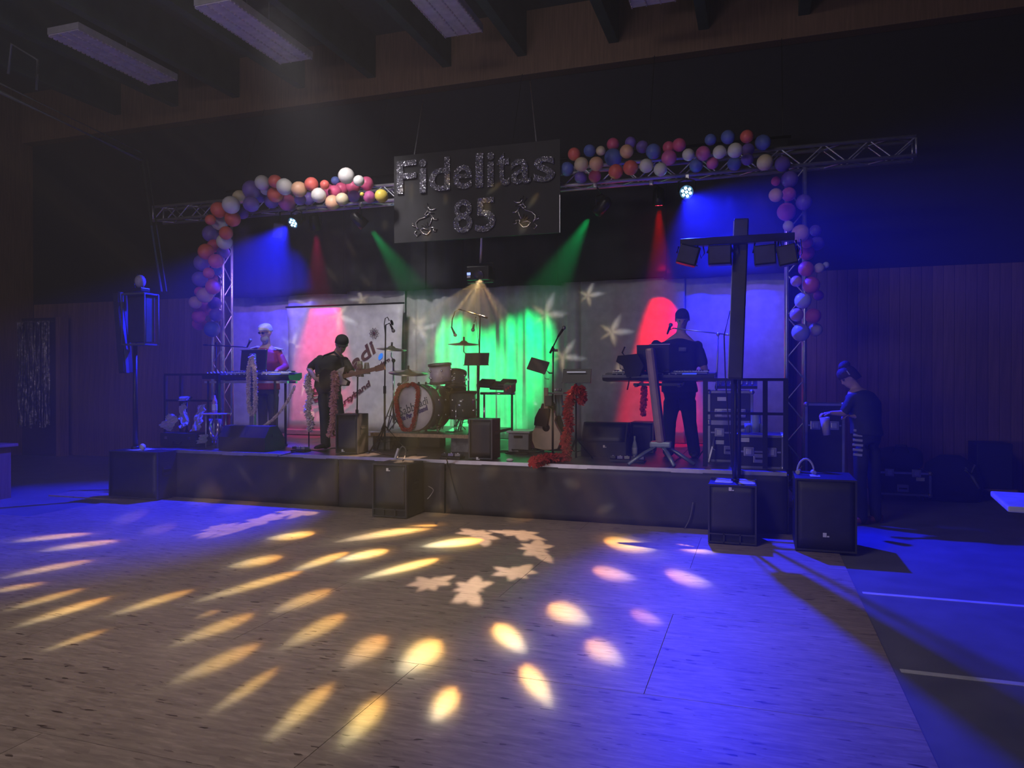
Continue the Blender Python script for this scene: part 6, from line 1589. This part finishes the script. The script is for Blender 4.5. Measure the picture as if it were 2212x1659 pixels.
# ---------------------------------------------------------------- right side of the hall
Yc1 = 9.2
flight_case('big black flight case the helper works on, right of the stage tower', pxw(1742, Yc1), pxw(1822, Yc1), Yc1, Yc1 + .45, .001, PY(1780, 872, Yc1).z, 2, None, .8, True)
p = PY(1783, 921, 8.45)
pw_ = Vector((p.x + .0, Yc1 + .1, PY(1780, 872, Yc1).z + .001))
t = thing('plastic_cup', 'pale cup held low by the helper right of the stage', 'cup', PY(1784, 925, 8.4))
MB().lathe([(.001, 0), (.036, 0), (.05, .19), (.047, .19), (.034, .008), (.001, .008)], PY(1786, 940, 8.5) + Vector((0, 0, 0)), (-.12, 0, 1), 18).build('cup', mat('frosted_cup', (.45, .38, .45), .3), t)
Yc2 = 11.2
ca, cb = pxw(1893, 10.9), pxw(2010, 10.9)
flight_case('black flight case with silver edges on castors against the wooden wall', ca, cb, 10.9, 11.45, .001, PY(1950, 1020, 10.9).z, 2, (.82, .72), .97, True)
t = thing('duffel_bag', 'dark soft bag lying on the flight case by the wooden wall', 'bag', ((ca + cb) / 2, 11.2, PY(1950, 1020, 10.9).z))
zt2 = PY(1950, 1020, 10.9).z + .015
MB().lathe([(.02, -.26), (.13, -.24), (.16, -.1), (.165, .05), (.15, .2), (.10, .27), (.02, .28)], ((ca + cb) / 2, 11.17, zt2 + .14), (1, 0, 0), 18).build('bag_body', M['black_fabric'], t)
MB().tube([((ca + cb) / 2 - .1, 11.05, zt2 + .22), ((ca + cb) / 2 - .06, 11.03, zt2 + .33), ((ca + cb) / 2 + .06, 11.03, zt2 + .33), ((ca + cb) / 2 + .1, 11.05, zt2 + .22)], .012, 6).build('handle', M['cord'], t)
t = thing('equipment_bag', 'large dark upright bag right of the far flight case', 'bag', (pxw(2060, 11.0), 11.0, 0))
bx_ = pxw(2062, 11.1)
loft_m = MB(); loft(loft_m, [(Vector((bx_, 11.2, .005)), (1, 0, 0), .32, .2), (Vector((bx_, 11.2, .25)), (1, 0, 0), .36, .23), (Vector((bx_ - .02, 11.2, .48)), (1, 0, 0), .30, .19), (Vector((bx_ - .03, 11.2, .60)), (1, 0, 0), .12, .08)], 20)
loft_m.build('bag_body', M['black_fabric'], t)
MB().tube([PY(2085, 1015, 10.9), PY(2100, 1030, 10.9), PY(2115, 1055, 10.92)], .02, 6).build('pale_strap', mat('strap_grey', (.2, .2, .23), .6), t)
MB().tube([PY(2085, 1010, 10.92), PY(2098, 1022, 10.92), PY(2106, 1004, 10.95)], .012, 6).build('handle', mat('strap_grey', (.2, .2, .23), .6), t)
t = thing('stacked_speaker', 'dark box on a low trolley at the far right by the wooden wall', 'box', (pxw(2150, 11.3), 11.3, 0))
xa, xb = pxw(2112, 11.3), pxw(2190, 11.3)
MB().box(((xa + xb) / 2, 11.55, .46), (xb - xa, .45, .60), bev=.01).build('box_body', M['black_paint'], t)
MB().box(((xa + xb) / 2, 11.55, .14), (xb - xa + .1, .5, .03)).build('trolley_deck', mat('trolley_wood', (.25, .15, .09), .6), t)
for u in (xa, xb):
    for v in (11.38, 11.72): MB().cyl((u - .015, v, .06), (u + .015, v, .06), .058, n=12).build('castor', M['black_plastic'], t)
# white folding table at the right edge
pa = PZ(2160, 1080, .74)
tx, ty = pa.x, pa.y
t = thing('folding_table', 'white folding table cut off by the right edge of the picture', 'table', (tx + .9, ty, 0))
MB().box((tx + .92, ty - .05, .725), (1.84, .76, .042), rot=(0, 0, -.12), bev=.012).build('table_top', mat('table_white', (.72, .72, .74), .4), t)
for sx, sy in ((.35, -.26), (.30, .22), (1.5, -.42), (1.5, .06)):
    MB().cyl((tx + sx, ty + sy, .02), (tx + sx - .05 if sx < 1 else tx + sx + .05, ty + sy, .70), .014, n=8).build('leg', M['alu'], t)
MB().cyl((tx + .35, ty - .27, .02), (tx + .30, ty + .23, .02), .016, n=8).build('foot_bar', M['black_plastic'], t)

# ---------------------------------------------------------------- left wall: tinsel curtain in a doorway
YTn = 11.7
x0, x1 = pxw(-40, YTn), pxw(112, YTn); z0, z1 = PY(60, 925, YTn).z, PY(60, 697, YTn).z
t = thing('tinsel_curtain', 'silver tinsel fringe curtain hanging in a dark doorway at the far left', 'curtain', ((x0 + x1) / 2, YTn, z0))
def tins():
    m = bpy.data.materials.new('silver_tinsel'); m.use_nodes = True; nt = m.node_tree; b = nt.nodes['Principled BSDF']
    b.inputs['Base Color'].default_value = (.55, .50, .50, 1); b.inputs['Metallic'].default_value = .75; b.inputs['Roughness'].default_value = .22
    tc = nt.nodes.new('ShaderNodeTexCoord'); n = nt.nodes.new('ShaderNodeTexNoise'); n.inputs['Scale'].default_value = 14; n.inputs['Detail'].default_value = 5
    bp = nt.nodes.new('ShaderNodeBump'); bp.inputs['Strength'].default_value = 1; bp.inputs['Distance'].default_value = .05
    r = nt.nodes.new('ShaderNodeValToRGB'); r.color_ramp.elements[0].position = .4; r.color_ramp.elements[1].position = .62; r.color_ramp.elements[0].color = (.10, .09, .09, 1); r.color_ramp.elements[1].color = (.8, .74, .72, 1)
    nt.links.new(tc.outputs['Object'], n.inputs[0]); nt.links.new(n.outputs[0], r.inputs[0]); nt.links.new(r.outputs[0], b.inputs['Base Color']); nt.links.new(n.outputs[0], bp.inputs['Height']); nt.links.new(bp.outputs[0], b.inputs['Normal'])
    return m
tm = tins(); sm_ = MB(); rt = random.Random(9)
N_ = 110
for k in range(N_):
    xx = x0 + (x1 - x0) * (k + rt.random()) / N_; ph = rt.uniform(0, 6.28); yy = YTn - .03 + rt.uniform(-.03, .03); wz = rt.uniform(.006, .016); zb_ = z0 + rt.uniform(0, .18); am = rt.uniform(.004, .014)
    seg = 14; vs_ = []; 
    for j in range(seg + 1):
        v = j / seg; z = zb_ + (z1 - zb_) * v; tw = ph + v * rt.uniform(6, 9)
        c = Vector((xx + am * math.sin(v * 9 + ph), yy, z)); e = Vector((math.cos(tw), math.sin(tw), 0)) * wz
        vs_ += [c - e, c + e]
    sm_.add(vs_, [(2 * j, 2 * j + 1, 2 * j + 3, 2 * j + 2) for j in range(seg)], False)
tag(sm_.build('tinsel_strands', tm, t), kind='stuff')
MB().box(((x0 + x1) / 2, YTn, z1 + .01), (x1 - x0, .09, .035)).build('header_strip', tm, t)
dm = mat('doorway_dark', (.03, .022, .022), .7)
struct('door_1', MB().box(((x0 + x1) / 2, YTn + .14, (z1 + .1) / 2), (x1 - x0 + .30, .12, z1 + .1)), dm)
struct('trim_1', MB().box((x1 + .17, YTn + .10, (z1 + .1) / 2), (.12, .20, z1 + .1)), M['wall_wood'])
# left edge: end of a table or bench
t = thing('bench', 'end of a dark wooden bench at the far left edge of the picture', 'bench', PZ(10, 1085, 0))
q = PZ(-10, 1080, 0)
MB().box((q.x - .35, q.y, .72), (.9, .5, .04), bev=.006).build('seat_board', M['wall_wood'], t)
for u in (-.7, .0): MB().box((q.x + u, q.y, .35), (.05, .4, .70)).build('leg', M['wall_wood'], t)
